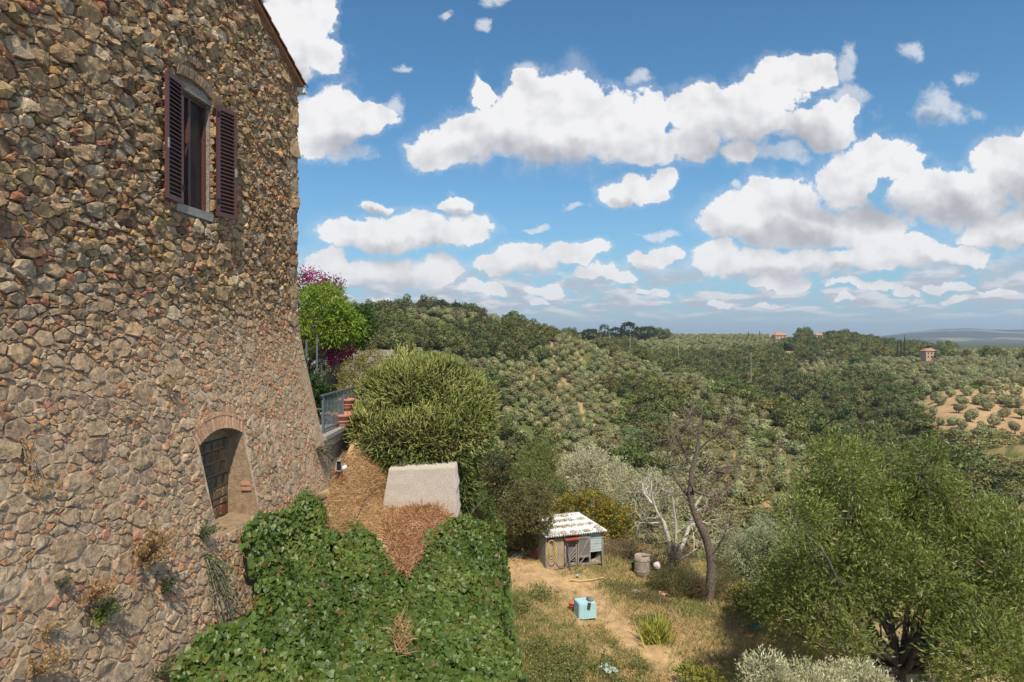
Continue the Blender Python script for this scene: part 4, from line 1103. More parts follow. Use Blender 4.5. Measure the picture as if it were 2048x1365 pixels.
def place_hill_trees():
    src = {}
    for kind, lab, cat, grp, LO, HI in (('olive', 'round grey-green olive tree in the rows covering the hillsides', 'tree', 'olive trees in rows on the hillsides', OL, OLH),
                                  ('oak', 'dark green oak tree crowded into the woods on the hillsides', 'tree', 'oak trees of the hillside woods', OK_, OKH)):
        T = [t for t in TALL if t[0] == kind]
        A = np.array([t[1:] for t in T]); hgt = (3.6 if kind == 'olive' else 5.0)*A[:, 3]
        px = CX+F*A[:, 0]/A[:, 1]; pt = HY-F*(A[:, 2]+hgt)/A[:, 1]
        vis = ~hides(px, pt+3) & (px > 590) & (px < 2050) & (pt < 1300)
        idx = np.nonzero(vis)[0]; oc = occluded(A[idx, 0], A[idx, 1], A[idx, 2]+hgt[idx]*.9); idx = idx[~oc]
        order = idx[np.argsort(-hgt[idx]/A[idx, 1])][:(270 if kind == 'olive' else 296)]
        sel = set(order.tolist())
        for i in order:
            x, y, z, s = A[i]; me = (HI if y < 135 else LO)[i % (len(HI) if y < 135 else len(LO))]
            o = link(kind+'_tree', me, None, (x, y, z-.15)); o.scale = (s, s, s*rng.uniform(.9, 1.1)); o.rotation_euler[2] = rng.uniform(0, 6.28)
            zl, zg = zone_label(kind, px[i], y); tag(o, zl, cat, zg); src.setdefault((kind, me.name), o)
        rest = np.array([i for i in range(len(A)) if i not in sel])
        need = [src[k] for k in src if k[0] == kind]
        lo = [s for s in need if s.data in LO] or need; hi = [s for s in need if s.data in HI] or lo
        for nm, mm, srcs in (('olive_grove' if kind == 'olive' else 'oak_wood', A[rest, 1] >= 135, lo), ('near_olive_grove' if kind == 'olive' else 'near_oak_wood', A[rest, 1] < 135, hi)):
            r = rest[mm]
            if len(r) == 0: continue
            o = gn_scatter(nm, srcs, A[r, :3], A[r, 3]); tag(o, 'grey-green olive groves covering the hillsides' if kind == 'olive' else 'dark oak woods covering the hillsides', 'grove' if kind == 'olive' else 'wood', None, 'stuff')
        globals()['SRC_'+kind] = need
    # round olives standing apart on the bare field
    for px, py, r in FIELD_OLIVES:
        by = py+r*.75
        Ys = np.linspace(190, 420, 400); gp = terr_py(np.full(400, float(px)), Ys); Y = Ys[np.argmin(np.abs(gp-by))]
        o = link('olive_tree', OL[rng.integers(0, 4)]); p = P(px, by, Y); s = r*.56*Y/F/2.1
        o.location = (p[0], p[1], float(gnd(p[:1], p[1:2])[0])-.1); o.scale = (s, s, s); o.rotation_euler[2] = rng.uniform(0, 6.28)
        tag(o, 'round olive tree standing apart on the bare tan field', 'tree', 'round olives on the bare field')
    # shrubs
    so = []
    for me in SHR:
        pass
    A = np.array([t[1:] for t in SHRUBS]); px = CX+F*A[:, 0]/A[:, 1]; py = HY-F*A[:, 2]/A[:, 1]
    vis = np.nonzero(~hides(px, py) & (A[:, 1] < 330))[0]; order = vis[np.argsort(-A[vis, 3]/A[vis, 1])][:1]
    srcs = []
    for j, i in enumerate(order):
        o = link('shrub', SHR[j], None, tuple(A[i, :3])); o.scale = (A[i, 3],)*3; tag(o, 'low olive-green shrub on the weedy slope below the garden', 'shrub'); srcs.append(o)
    o = gn_scatter('undergrowth', srcs, A[:, :3], A[:, 3]); tag(o, 'low green and brown undergrowth between the hillside trees', 'undergrowth', None, 'stuff')
place_hill_trees()
def ground_at_pixel(px, py, Y0, Y1):
    Ys = np.linspace(Y0, Y1, 500); gp = terr_py(np.full(500, float(px)), Ys); return Ys[np.argmin(np.abs(gp-py))]
def landmarks():
    # cypresses on the skyline and by the house
    for px, top, bot, Y, lab in ((1688,657,676,640,'slim cypress on the skyline, left one of the standing pair'), (1698,659,678,640,'slim cypress on the skyline, right one of the standing pair'),
                            (1519,662,672,650,'tiny cypress on the skyline left of the red-roofed house'), (1497,663,672,650,'tiniest cypress spike on the skyline, furthest left'),
                            (1809,672,712,455,'tallest cypress of the clump beside the pink house'), (1802,680,712,460,'middle cypress of the clump beside the pink house'), (1795,683,712,465,'left cypress of the clump beside the pink house')):
        g = gz1((px-CX)/F*Y, Y)-.3; h = (HY-top)/F*Y-g; o = link('cypress_tree', CYP[int(px) % 2], None, ((px-CX)/F*Y, Y, g)); s = h/11.6; o.scale = (min(max(s*1.2, 1.0), 1.4),)*2+(s,); tag(o, lab, 'cypress')
    # umbrella pine and trees that crown the skyline
    def dome(nm, label, px, top, bot, w, Y, cA, cB, n=700, flat=.5):
        z1 = (HY-top)/F*Y; z0 = (HY-bot)/F*Y; x = (px-CX)/F*Y; r = w/2/F*Y; h = (z1-z0)
        base = np.array([x, Y, gz1(x, Y)-.2])
        ls = [((x+math.cos(a)*r*.5, Y+math.sin(a)*r*.5, z1-h*flat*(.55+.1*rng.random())), (r*.52, r*.52, h*flat*.55)) for a in np.linspace(0, 5.5, 6)]+[((x, Y, z1-h*flat*.5), (r*.6, r*.6, h*flat*.5))]
        q = r*.16
        return plant(nm, label, 'tree', base, ls, dict(ntw=n, lpt=3, ll=q*1.5, lw=q, colA=cA, colB=cB, mat=M_OAK, twig=q, inner=.2), trunk=max(.2, r*.05), sub=1)
    DG, MG = (.035, .055, .02), (.085, .105, .04)
    dome('umbrella_pine', 'flat-topped umbrella pine beside the arched farmhouse on the skyline', 1662, 665, 681, 30, 640, (.05, .075, .025), (.11, .14, .05), 500, .75)
    dome('oak_tree', 'biggest round dark tree of the skyline clump right of the hill', 1257, 646, 672, 30, 560, DG, MG, 500, .9)
    dome('oak_tree', 'smaller round dark tree at the left end of the skyline clump', 1208, 650, 672, 20, 560, DG, MG, 400, .9)
    dome('oak_tree', 'low dark tree between the two round trees of the skyline clump', 1232, 657, 672, 26, 565, DG, MG, 400, .9)
    dome('oak_tree', 'long low dark trees trailing right of the skyline clump', 1290, 658, 672, 44, 570, DG, MG, 400, .9)
    dome('oak_tree', 'dark trees trailing left of the skyline clump', 1180, 662, 676, 36, 560, DG, MG, 400, .9)
    for px, top, w, lab in ((812,604,30,'leftmost dark tree on the hilltop skyline'), (785,606,34,'broad tree below the left end of the hilltop'), (847,607,26,'tree in the gap of the hilltop skyline'), (880,602,34,'largest dark tree on the hilltop skyline'), (913,606,28,'dark tree leaning at the right of the hilltop'), (935,612,22,'small tree stepping down the right of the hilltop'), (958,618,26,'last tree stepping down the right of the hilltop'), (745,612,40,'wide tree where the hilltop meets the shrub'), (858,612,24,'squat tree between the hilltop trees')):
        dome('oak_tree', lab, px, top, 636, w*1.15, 326, (.055, .07, .028), (.13, .14, .07), 420, .9)
    # three farmhouses
    def far_house(label, px, py_eave, py_base, wpx, Y, rpx, arches):
        s = Y/F; w = wpx*s; h = (py_base-py_eave)*s; x = (px-CX)*s; z0 = (HY-py_base)*s; rh = rpx*s; d = w*.7
        r = empty('farmhouse', (x, Y, z0), label, 'house', None, .12)
        MB().box((0, 0, h/2-1.5), (w, d, h+3)).obj('wall', M_STUCCO, r)
        b = MB(); e = .5; b.add([(-w/2-e, -d/2-e, h), (w/2+e, -d/2-e, h), (w/2+e, d/2+e, h), (-w/2-e, d/2+e, h), (-w/4, 0, h+rh), (w/4, 0, h+rh)], [(0,1,5,4),(1,2,5),(2,3,4,5),(3,0,4),(3,2,1,0)]); ro = b.obj('roof', M_FARTILE, r)
        MB().box((w*.2, .3, h+rh*.9), (.7, .7, 1.2)).obj('chimney', M_STUCCO, ro)
        if arches:
            for ax in (-w*.2, w*.12): 
                b = MB(); pr = [(ax-1, .1), (ax+1, .1)]+[(ax+math.cos(t), 2.2+math.sin(t)) for t in np.linspace(0, math.pi, 8)]
                V = [(p, -d/2-.03, q) for p, q in pr]+[(p, -d/2+.3, q) for p, q in pr]; n = len(pr)
                b.add(V, [tuple(range(n))]+[(i, (i+1) % n, n+(i+1) % n, n+i) for i in range(n)]); b.obj('arched_opening', M_DARKW, r)
        else:
            for ax in (-w*.3, 0, w*.3):
                for zz in ((h*.28, h*.7) if h > 5 else (h*.5,)): MB().box((ax, -d/2-.01, zz), (.9, .1, 1.2)).obj('window', M_DARKW, r)
        return r
    far_house('farmhouse with a long red tiled roof, furthest left on the skyline', 1558, 671, 677, 24, 640, 6, False)
    far_house('farmhouse with two arches beside the umbrella pine on the skyline', 1637, 671, 679, 16, 640, 4, True)
    far_house('square pink farmhouse behind the olive field at the right', 1857, 702, 718, 24, 455, 5, False)
    # utility poles
    for px, top, bot, Y, lab in ((1260,668,686,470,'thin pole among the far olives, leftmost of the far poles'), (1357,678,697,450,'thin pole among the far olives, second of the far poles'), (1893,930,985,120,'pale utility pole rising behind the big green tree'), (1502,705,722,380,'thin pole beside the bare strip of soil')):
        x = (px-CX)/F*Y; g = gz1(x, Y); z1 = (HY-top)/F*Y
        r = empty('utility_pole', (x, Y, g), lab, 'pole'); MB().tube([(0, 0, -.3), (0, 0, z1-g)], [.13, .09], 6).obj('pole', M_PALEBARK, r); MB().box((0, 0, z1-g-.4), (.9, .1, .1)).obj('crossarm', M_PALEBARK, r)
    # bright patches of growth on the hill
    for px, py, Y, w, h, lab, cA, cB in ((1300,868,190,105,38,'pale green thicket of canes below the hillside wood', (.11,.16,.06), (.22,.27,.13)), (1528,858,178,46,26,'bright green bush among the dark hillside trees', (.08,.13,.025), (.15,.21,.045)), (1380,840,215,34,18,'bright green bush at the foot of the olive rows', (.07,.11,.025), (.13,.17,.05)),
                                     (1215,905,150,60,30,'bright green bush left of the cane thicket', (.07,.10,.03), (.13,.16,.05))):
        s = Y/F; x = (px-CX)*s; g = gz1(x, Y); w *= s; h *= s
        ls = [((x+rng.uniform(-.4, .4)*w, Y+rng.uniform(-.3, .3)*w, g+h*rng.uniform(.3, .55)), (w*.22, w*.22, h*.5)) for _ in range(8)]
        plant('bush', lab, 'bush', (x, Y, g), ls, dict(ntw=900, lpt=4, ll=.7, lw=.16, colA=cA, colB=cB, mat=M_OAK, up=1., twig=.6, inner=.3), trunk=.1, sub=0)
    # bare white tree at the edge of the field
landmarks()
#@@PART3
# ------------------------------------------------------------------ bank below the terrace, creeper
BP = np.array([(360,1340,8.62),(480,1250,10.1),(520,1150,10.95),(485,1060,11.0),(620,985,13.5),(340,1460,7.7),(500,1365,9.2),(500,1460,8.5),(700,1365,9.9),(900,1365,10.4),(1050,1365,10.9),(700,1460,9.2),(900,1460,9.7),(1060,1460,10.0),
  (600,1250,11.0),(750,1250,11.8),(950,1250,12.4),(1010,1250,12.8),(600,1100,12.6),(650,1100,13.0),(800,1120,14.0),(950,1100,15.0),(1000,1100,15.4),
  (660,1010,14.3),(700,1050,14.4),(800,1050,15.1),(900,1035,15.6),(980,1035,16.0),(665,960,15.1),(720,990,15.5),(780,1000,16.2),(700,900,16.6),(780,910,16.9),(760,950,16.3),(720,940,16.0)], float)
BT = TPS(BP[:, :2]/100., BP[:, 2], 1e-3)
def bank_pt(px, py, off=0.):
    px = np.asarray(px, float); py = np.asarray(py, float); Y = BT(np.stack([px, py], -1)/100.)-off
    return np.stack([(px-CX)/F*Y, Y, (HY-py)/F*Y], -1)
CREEP = [(300,1480),(345,1365),(352,1335),(395,1275),(430,1250),(480,1245),(512,1215),(515,1165),(498,1110),(484,1065),(515,1028),(590,1012),(600,990),(622,980),(648,1000),(655,1055),(685,1072),(715,1046),(745,1075),(772,1100),(792,1140),(818,1158),(840,1118),(852,1072),(890,1046),(940,1030),(985,1050),(1000,1150),(1000,1230),(1008,1300),(1036,1365),(1050,1480)]
CREEP_BARE = [[(800,1110),(825,1110),(818,1150),(806,1145)], [(655,1080),(672,1085),(668,1120)]]
def build_bank():
    pxs = np.arange(330, 1021, 10.); pys = np.arange(880, 1481, 10.); PX, PY = np.meshgrid(pxs, pys)
    right = np.interp(PY, [880, 1035, 1150, 1250, 1365, 1480], [920, 985, 998, 1002, 1036, 1052])
    left = np.interp(PY, [880,960,985,1030,1060,1110,1165,1215,1245,1275,1335,1365,1480], [690,655,628,535,495,512,530,528,500,415,370,362,325])+14; PXc = left+(PX-330)/690.*(right-left)
    # left border follows the wall
    V = bank_pt(PXc, PY); V[..., 1] += 0; inn = inpoly(PXc, PY, CREEP) | ((PXc > 905) & (PY > 1042))
    V = V*(1+np.where(inn, .020, .006))[..., None]
    n = fb2(V[..., 0], V[..., 1], 2.2, 5, 3.); n2 = fb2(V[..., 0], V[..., 1], 8., 4, 5.)
    V[..., 2] += (n-.5)*.22*(~inn)
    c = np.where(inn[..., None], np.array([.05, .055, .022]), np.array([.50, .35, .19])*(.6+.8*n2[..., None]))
    br = inpoly(PXc, PY, [(790,1010),(870,1010),(920,1060),(870,1110),(800,1120),(760,1060)])
    c = np.where((br & ~inn)[..., None], np.array([.33, .165, .09])*(.6+.8*n2[..., None]), c)
    # right skirt down to the garden, left skirt into the wall, back skirt
    nr, nc = PX.shape
    sk = []
    for k, (dx, z) in enumerate(((.05, -.7), (.12, -2.0), (.2, -5.5))):
        q = V[:, -1].copy(); q[:, 0] += dx; q[:, 2] = np.maximum(q[:, 2]+z, -10.2); sk.append(q)
    Vs = np.stack(sk, 1); Va = np.concatenate([V, Vs], 1); ca = np.concatenate([c, np.tile([.12, .10, .05], (nr, 3, 1))], 1)
    idx = np.arange(Va.shape[0]*Va.shape[1]).reshape(Va.shape[:2])
    Fc = np.stack([idx[:-1, :-1], idx[1:, :-1], idx[1:, 1:], idx[:-1, 1:]], -1).reshape(-1, 4)
    cpx = (CX+F*Va[..., 0]/Va[..., 1]).ravel()[Fc].mean(1); cpy = (HY-F*Va[..., 2]/Va[..., 1]).ravel()[Fc].mean(1)
    Fc = Fc[cpy > np.interp(cpx, [780, 800, 905, 930, 1000], [0, 985, 1030, 1046, 1066])]
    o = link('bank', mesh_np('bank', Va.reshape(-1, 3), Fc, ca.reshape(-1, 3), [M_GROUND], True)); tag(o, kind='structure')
build_bank()
def build_creeper():
    root = empty('creeper', tuple(bank_pt(700., 1250.)), 'thick green creeper with big leaves smothering the bank below the wall', 'creeper')
    rl = np.array(root.location)
    n = 66000; px = rng.uniform(300, 1075, n); py = rng.uniform(970, 1480, n)
    # denser far up so that leaves per square metre stay even
    Y = BT(np.stack([px, py], -1)/100.); keep = (rng.random(n) < (Y/16.5)**1.6)
    nz = fb2(px, py, .02, 4, 1.); keep &= inpoly(px+(nz-.5)*26, py+(fb2(px, py, .02, 4, 8.)-.5)*26, CREEP)
    for b in CREEP_BARE: keep &= ~inpoly(px, py, b)
    px, py = px[keep], py[keep]; m = len(px)
    lump = fb2(px, py, .016, 4, 4.); off = .04+.70*np.clip(lump-.36, 0, 1)+rng.random(m)*.16
    p = bank_pt(px, py, off)
    # extra leaves down the right hand face
    k = 4600; e = rng.uniform(1035, 1480, k); pr = bank_pt(np.interp(e, [880, 1035, 1150, 1250, 1365, 1480], [940, 985, 998, 1000, 1030, 1046]), e, .05)
    f = rng.random(k)**1.3; pr[:, 0] += .06+f*.14+rng.random(k)*.26-.08; pr[:, 2] -= f*3.2+(-.05); 
    p = np.vstack([p, pr])
    m2 = len(p); ln = norm(np.tile([.12, -.62, .75], (m2, 1))+rng.normal(size=(m2, 3))*.60); ln[m:] = norm(np.array([.75, -.5, .35])+rng.normal(size=(k, 3))*.4)
    ld = norm(np.tile([.1, -.5, -.75], (m2, 1))+rng.normal(size=(m2, 3))*.5)
    M = frames(ld, ln)
    sc = rng.uniform(.045, .112, m2)*(.85+.35*fb2(p[:, 0], p[:, 1], .8, 2, 3.))
    mix = np.clip(rng.random(m2)*.6+(fbm(p*1.3, 3)-.5)*1.4+.2, 0, 1)[:, None]
    col = np.array([.045, .095, .016])*(1-mix)+np.array([.165, .25, .05])*mix
    yel = rng.random(m2) < .03; col[yel] = np.array([.25, .22, .06]); br = rng.random(m2) < .010; col[br] = np.array([.22, .11, .04])
    d = np.linalg.norm(p, axis=1); fp = HY-F*p[:, 2]/p[:, 1]; top = off if False else None
    big = np.argsort(-(sc/d)*(fp < 1360)*(np.arange(m2) < m)*(rng.random(m2)*.3+.7))[:290]
    base = mesh_np('leaf', HEART, HEARTF, np.tile([1., 1, 1], (9, 1)), [M_LEAF])
    variants = []
    for cA in np.linspace(0, 1, 6):
        cc = np.array([.05, .105, .02])*(1-cA)+np.array([.125, .20, .043])*cA
        variants.append(mesh_np('leaf', HEART, HEARTF, np.tile(cc, (9, 1)), [M_LEAF]))
    sel = np.zeros(m2, bool); sel[big] = True
    for i in big:
        o = link('leaf', variants[rng.integers(0, 6)], root); Mx = Matrix(M[i].tolist()).to_4x4(); q = p[i]-rl+M[i][:, 2]*.03
        o.matrix_local = Matrix.Translation(q) @ Mx @ Matrix.Scale(float(sc[i]), 4)
    V, Fc, Cc = scatter(HEART, HEARTF, p[~sel]-rl, M[~sel], sc[~sel], col[~sel])
    o = link('foliage', mesh_np('foliage', V, Fc, Cc, [M_LEAF]), root); tag(o, kind='stuff')
    mb = MB()
    for _ in range(60):
        a = rng.uniform(400, 980); b = rng.uniform(1060, 1400)
        if not inpoly(np.array([a]), np.array([b]), CREEP)[0]: continue
        q = [bank_pt(np.array(a+dx), np.array(b+dy), .03+rng.random()*.1)-rl for dx, dy in zip(np.cumsum(rng.normal(0, 12, 5)), np.linspace(0, -90, 5))]; mb.tube(q, .012, 4, False)
    tag(mb.obj('stems', M_BARK, root), kind='stuff')
build_creeper()
def straw(name, label, cat, pts, n, ln, colA, colB, mat=M_DRY, thick=.006, up=.25, root=None, kind='stuff'):
    """loose stalks lying about on given sampled points"""
    p = pts(n); m = len(p); d = norm(rng.normal(size=(m, 3))*np.array([1, 1, .45])+np.array([0, 0, up])); r = rdir(m)
    T = np.array([[-1, 0, 0], [1, 0, 0], [.6, .55, .10], [-.6, .55, .10], [0, 1, .0]])*np.array([thick/ln, 1, 1]); TF = [(0, 1, 2, 3), (3, 2, 4, 4)]
    T2 = np.array([[-thick/ln, 0, 0], [thick/ln, 0, 0], [thick*.4/ln, 1, .15], [-thick*.4/ln, 1, .15]])
    mix = rng.random((m, 1)); col = np.array(colA)*(1-mix)+np.array(colB)*mix
    V, Fc, Cc = scatter(T2, [(0, 1, 2, 3)], p, frames(d, r), rng.uniform(.5, 1.3, m)*ln, col)
    o = link(name, mesh_np(name, V, Fc, Cc, [mat])); tag(o, label, cat, None, kind); return o
def in_px(poly, off=.0):
    xs = [q[0] for q in poly]; ys = [q[1] for q in poly]
    def f(n):
        px = rng.uniform(min(xs), max(xs), n*3); py = rng.uniform(min(ys), max(ys), n*3); k = inpoly(px, py, poly)
        p = bank_pt(px[k][:n], py[k][:n], off+rng.random(min(n, k.sum()))*.05); return p
    return f
straw('dry_grass', 'bleached dry grass lying on the slope beside the pebbled concrete', 'dry grass', in_px([(690,905),(760,890),(790,930),(785,960),(790,1010),(790,1060),(740,1075),(700,1050),(655,1020),(660,960)], .02), 7000, .14, (.66, .48, .26), (.40, .25, .12))
straw('dead_cuttings', 'heap of rusty brown dead cuttings at the foot of the concrete', 'cuttings', in_px([(790,1015),(860,1005),(905,1030),(885,1050),(856,1080),(838,1120),(818,1150),(795,1130),(775,1085),(765,1035)], .04), 5200, .17, (.40, .225, .125), (.60, .38, .22), thick=.008)
straw('fallen_straw', 'pale dead stalks lying over the creeper near the bottom', 'dead stalks', in_px([(782,1240),(812,1240),(815,1310),(792,1305)], .30), 260, .22, (.55, .38, .2), (.36, .22, .11))
straw('dead_stalks', 'pale dead stalks among the green creeper', 'dead stalks', in_px([(650,1030),(690,1040),(720,1040),(690,1070),(660,1060)], .06), 700, .16, (.55, .38, .2), (.40, .25, .12))

# ------------------------------------------------------------------ terrace, retaining wall, concrete
def terrace():
    r = empty('terrace', (-4.4, 17, -2.4), 'walled garden terrace behind the house corner', 'terrace')
    l = np.array(r.location)
    b = MB(); b.box((-9-l[0]+.3, 24-l[1], -2.42-l[2]), (9.0, 17.3, .2)); b.obj('paving', M_RENDER, r)
    # rendered retaining face with its coping; slightly uneven
    n1, n2 = 24, 14; Vv = []
    for i in range(n1):
        for j in range(n2):
            y = 15.25+i*.18; z = -2.32-j*.11; x = -4.30+.0*y+(-.03 if False else 0)+(float(fbm(np.array([y*4., z*4, 1.]), 4))-.5)*.14+.03*j*.3
            Vv.append((x-l[0], y-l[1], z-l[2]))
    Fs = [(i*n2+j, (i+1)*n2+j, (i+1)*n2+j+1, i*n2+j+1) for i in range(n1-1) for j in range(n2-1)]
    b = MB(); b.add(Vv, Fs); b.obj('retaining_wall', M_RENDER, r, True)
    y = 15.3
    while y < 19.2:
        ln = rng.uniform(.35, .5); b = MB(); b.box((-4.33-l[0], y+ln/2-l[1], -2.27-l[2]), (.34, ln-.012, .09)); b.obj('coping_stone', M_SILL, r); y += ln
    # pipe hole
    b = MB()
    for dx, dz, w, h in ((0, .0, .02, .30), (.16, 0, .02, .30), (.08, .14, .18, .02), (.08, -.14, .18, .02)): b.box((-3.90+dx*.7-l[0], 15.18-l[1], -2.86+dz*.8-l[2]), (w*.7, .06, h*.8))
    b.obj('vent_frame', M_SILL, r); b = MB(); b.box((-3.845-l[0], 15.2-l[1], -2.86-l[2]), (.10, .03, .21)); b.obj('vent_hole', M_BLACK, r)
    return r
terrace()
def concrete():
    a = P(762, 1034, 15.85); b_ = P(915, 1034, 15.85); c = P(911, 932, 15.95); d = P(778, 938, 15.95)
    r = empty('concrete_block', tuple(a), 'pale pebbled concrete retaining block under the rosemary mound', 'retaining wall')
    n1, n2 = 26, 18; V = []; Fs = []
    for i in range(n1):
        for j in range(n2):
            u, v = i/(n1-1), j/(n2-1); p = a*(1-u)*(1-v)+b_*u*(1-v)+c*u*v+d*(1-u)*v; q = p-a
            q[1] += (vnoise(np.array([u*14, v*9, 3.]))-.5)*.02
            if i == n1-1: q[0] += (vnoise(np.array([v*9, 1., 3.]))-.5)*.06
            V.append(q)
    Fs = [(i*n2+j, (i+1)*n2+j, (i+1)*n2+j+1, i*n2+j+1) for i in range(n1-1) for j in range(n2-1)]
    o = len(V)
    for j in range(n2): V.append(V[(n1-1)*n2+j]+np.array([-.02, 3.2, 0]))
    for j in range(n2-1): Fs.append(((n1-1)*n2+j, o+j, o+j+1, (n1-1)*n2+j+1))
    V += [V[n2-1]+np.array([0, 3.2, 0])]; Fs.append(tuple([i*n2+n2-1 for i in range(n1)]+[o+n2-1, len(V)-1]))
    mb = MB(); mb.add(V, Fs); mb.obj('concrete_face', M_CONC, r, True)
concrete()
def pipe():
    p = P(681, 945, 15.3); r = empty('drain_pipe', tuple(p), 'short red drain pipe with a white elbow poking from the terrace wall', 'pipe')
    MB().tube([(0, 0, .05), (0, -.02, -.25)], .045, 8).obj('pipe', M_REDPIPE, r, True); MB().tube([(-.14, .0, .0), (-.02, -.01, .02)], .035, 8).obj('side_pipe', M_REDPIPE, r, True)
    MB().tube([(0, 0, .05), (.05, 0, .09), (.14, .02, .13)], .048, 8).obj('elbow', M_WHITE, r, True)
pipe()
def railing():
    A = np.array([-4.36, 15.75]); B_ = np.array([-4.22, 18.9]); z0 = -2.2; h = .86
    r = empty('railing', (A[0], A[1], z0), 'grey-blue iron railing on the terrace edge beside the house corner', 'railing'); d = B_-A
    def pt(t, z): return (d[0]*t, d[1]*t, z)
    MB().bar(pt(-.03, h), pt(1, h), .05, .03).obj('top_rail', M_RAIL, r); MB().bar(pt(0, .07), pt(1, .07), .04, .025).obj('bottom_rail', M_RAIL, r)
    for k in range(29):
        t = (k+1)/29.; MB().bar(pt(t, .07), pt(t, h-.01), .016, .016, (1, 0, 0)).obj('baluster', M_RAIL, r)
    for t in (0, .5, 1): MB().bar(pt(t, -.05), pt(t, h+.01), .05, .05, (1, 0, 0)).obj('post', M_RAIL, r)
    MB().bar(pt(-.01, .55), (-.5, -.05, .55), .03, .03).obj('wall_tie', M_RAIL, r)
railing()
def pots():
    for px, py, Y, sc, lab in ((684,856,17.2,1.0,'large ribbed terracotta pot behind the railing'), (693,822,17.6,.8,'smaller terracotta pot standing higher behind the railing')):
        p = P(px, py, Y); p[2] = -2.32 if sc == 1 else -2.32
        r = empty('flower_pot', tuple(p), lab, 'pot')
        hh = 0 if sc == 1 else .42
        if hh: MB().lathe([(.17, 0), (.18, hh-.02), (.16, hh)], n=14).obj('stand', M_POT, r, True)
        prof = [(.16*sc, hh), (.22*sc, hh+.14*sc), (.25*sc, hh+.32*sc), (.27*sc, hh+.33*sc), (.275*sc, hh+.40*sc), (.24*sc, hh+.40*sc), (.20*sc, hh+.3*sc)]
        MB().lathe(prof, n=18).obj('body', M_POT, r, True)
        MB().lathe([(.245*sc, hh+.20*sc), (.26*sc, hh+.215*sc), (.245*sc, hh+.23*sc)], n=18).obj('band', M_POT, r, True)
pots()
# ------------------------------------------------------------------ rosemary mound
def sprigs(name, lobes, n, ln, colA, colB, hem=None, parent=None, droopf=None, wid=.0135):
    p, d = shell_points(lobes, n, .12); m = len(p); p = p+d*((fbm(p*1.9+5, 3)-.5)*.55)[:, None]
    up = np.array([0, 0, 1.])
    dirs = norm(d*1.0+up*.30+np.array([.12, 0, 0])+rng.normal(size=(m, 3))*.50+(fbm(p*1.2, 2)[:, None]-.5)*np.array([2.2, 0, 1.2]))
    if droopf is not None:
        w = droopf(p)[:, None]; dirs = norm(dirs*(1-w)+w*norm(d*.7-up*.8+rng.normal(size=(m, 3))*.35))
    segs = 4; t = np.linspace(0, 1, segs+1); side = norm(np.cross(dirs, rdir(m))); bend = norm(up*.7+rng.normal(size=(m, 3))*.8)
    L_ = ln*rng.uniform(.55, 1.25, m)
    path = p[:, None]+dirs[:, None]*(t[None, :, None]*L_[:, None, None])+bend[:, None]*(t[None, :, None]**2*L_[:, None, None]*.55)
    side2 = np.cross(dirs, side)
    ns = 3; rad = wid*np.array([.9, 1.3, .85, 1.1, .15])
    V = np.zeros((m, segs+1, ns, 3))
    for j in range(ns):
        a = 2*math.pi*j/ns
        for k in range(segs+1): V[:, k, j] = path[:, k]+(side*math.cos(a+k*.9)+side2*math.sin(a+k*.9))*rad[k]*rng.uniform(.8, 1.25, (m, 1))
    Fl = []
    for k in range(segs):
        for j in range(ns): Fl.append((k*ns+j, k*ns+(j+1) % ns, (k+1)*ns+(j+1) % ns, (k+1)*ns+j))
    t_ = (segs+1)*ns; Fc = (np.array(Fl)[None]+(np.arange(m)*t_)[:, None, None]).reshape(-1, 4)
    mix = np.clip(rng.random(m)*.5+(fbm(p*1.5, 3)-.5)*1.6+.25, 0, 1)[:, None]
    col = np.array(colA)*(1-mix)+np.array(colB)*mix
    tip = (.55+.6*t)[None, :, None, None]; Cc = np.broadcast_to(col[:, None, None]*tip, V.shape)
    brown = rng.random(m) < .05; Cc = np.where(brown[:, None, None, None], np.array([.15, .10, .05]), Cc)
    return mesh_np(name, V.reshape(-1, 3), Fc, Cc.reshape(-1, 3), [M_SPRIG])
M_HEART = mat_noise('shaded twigs', (.03, .03, .012), (.07, .06, .025), 9, .95, .5, 40, spec=.05)
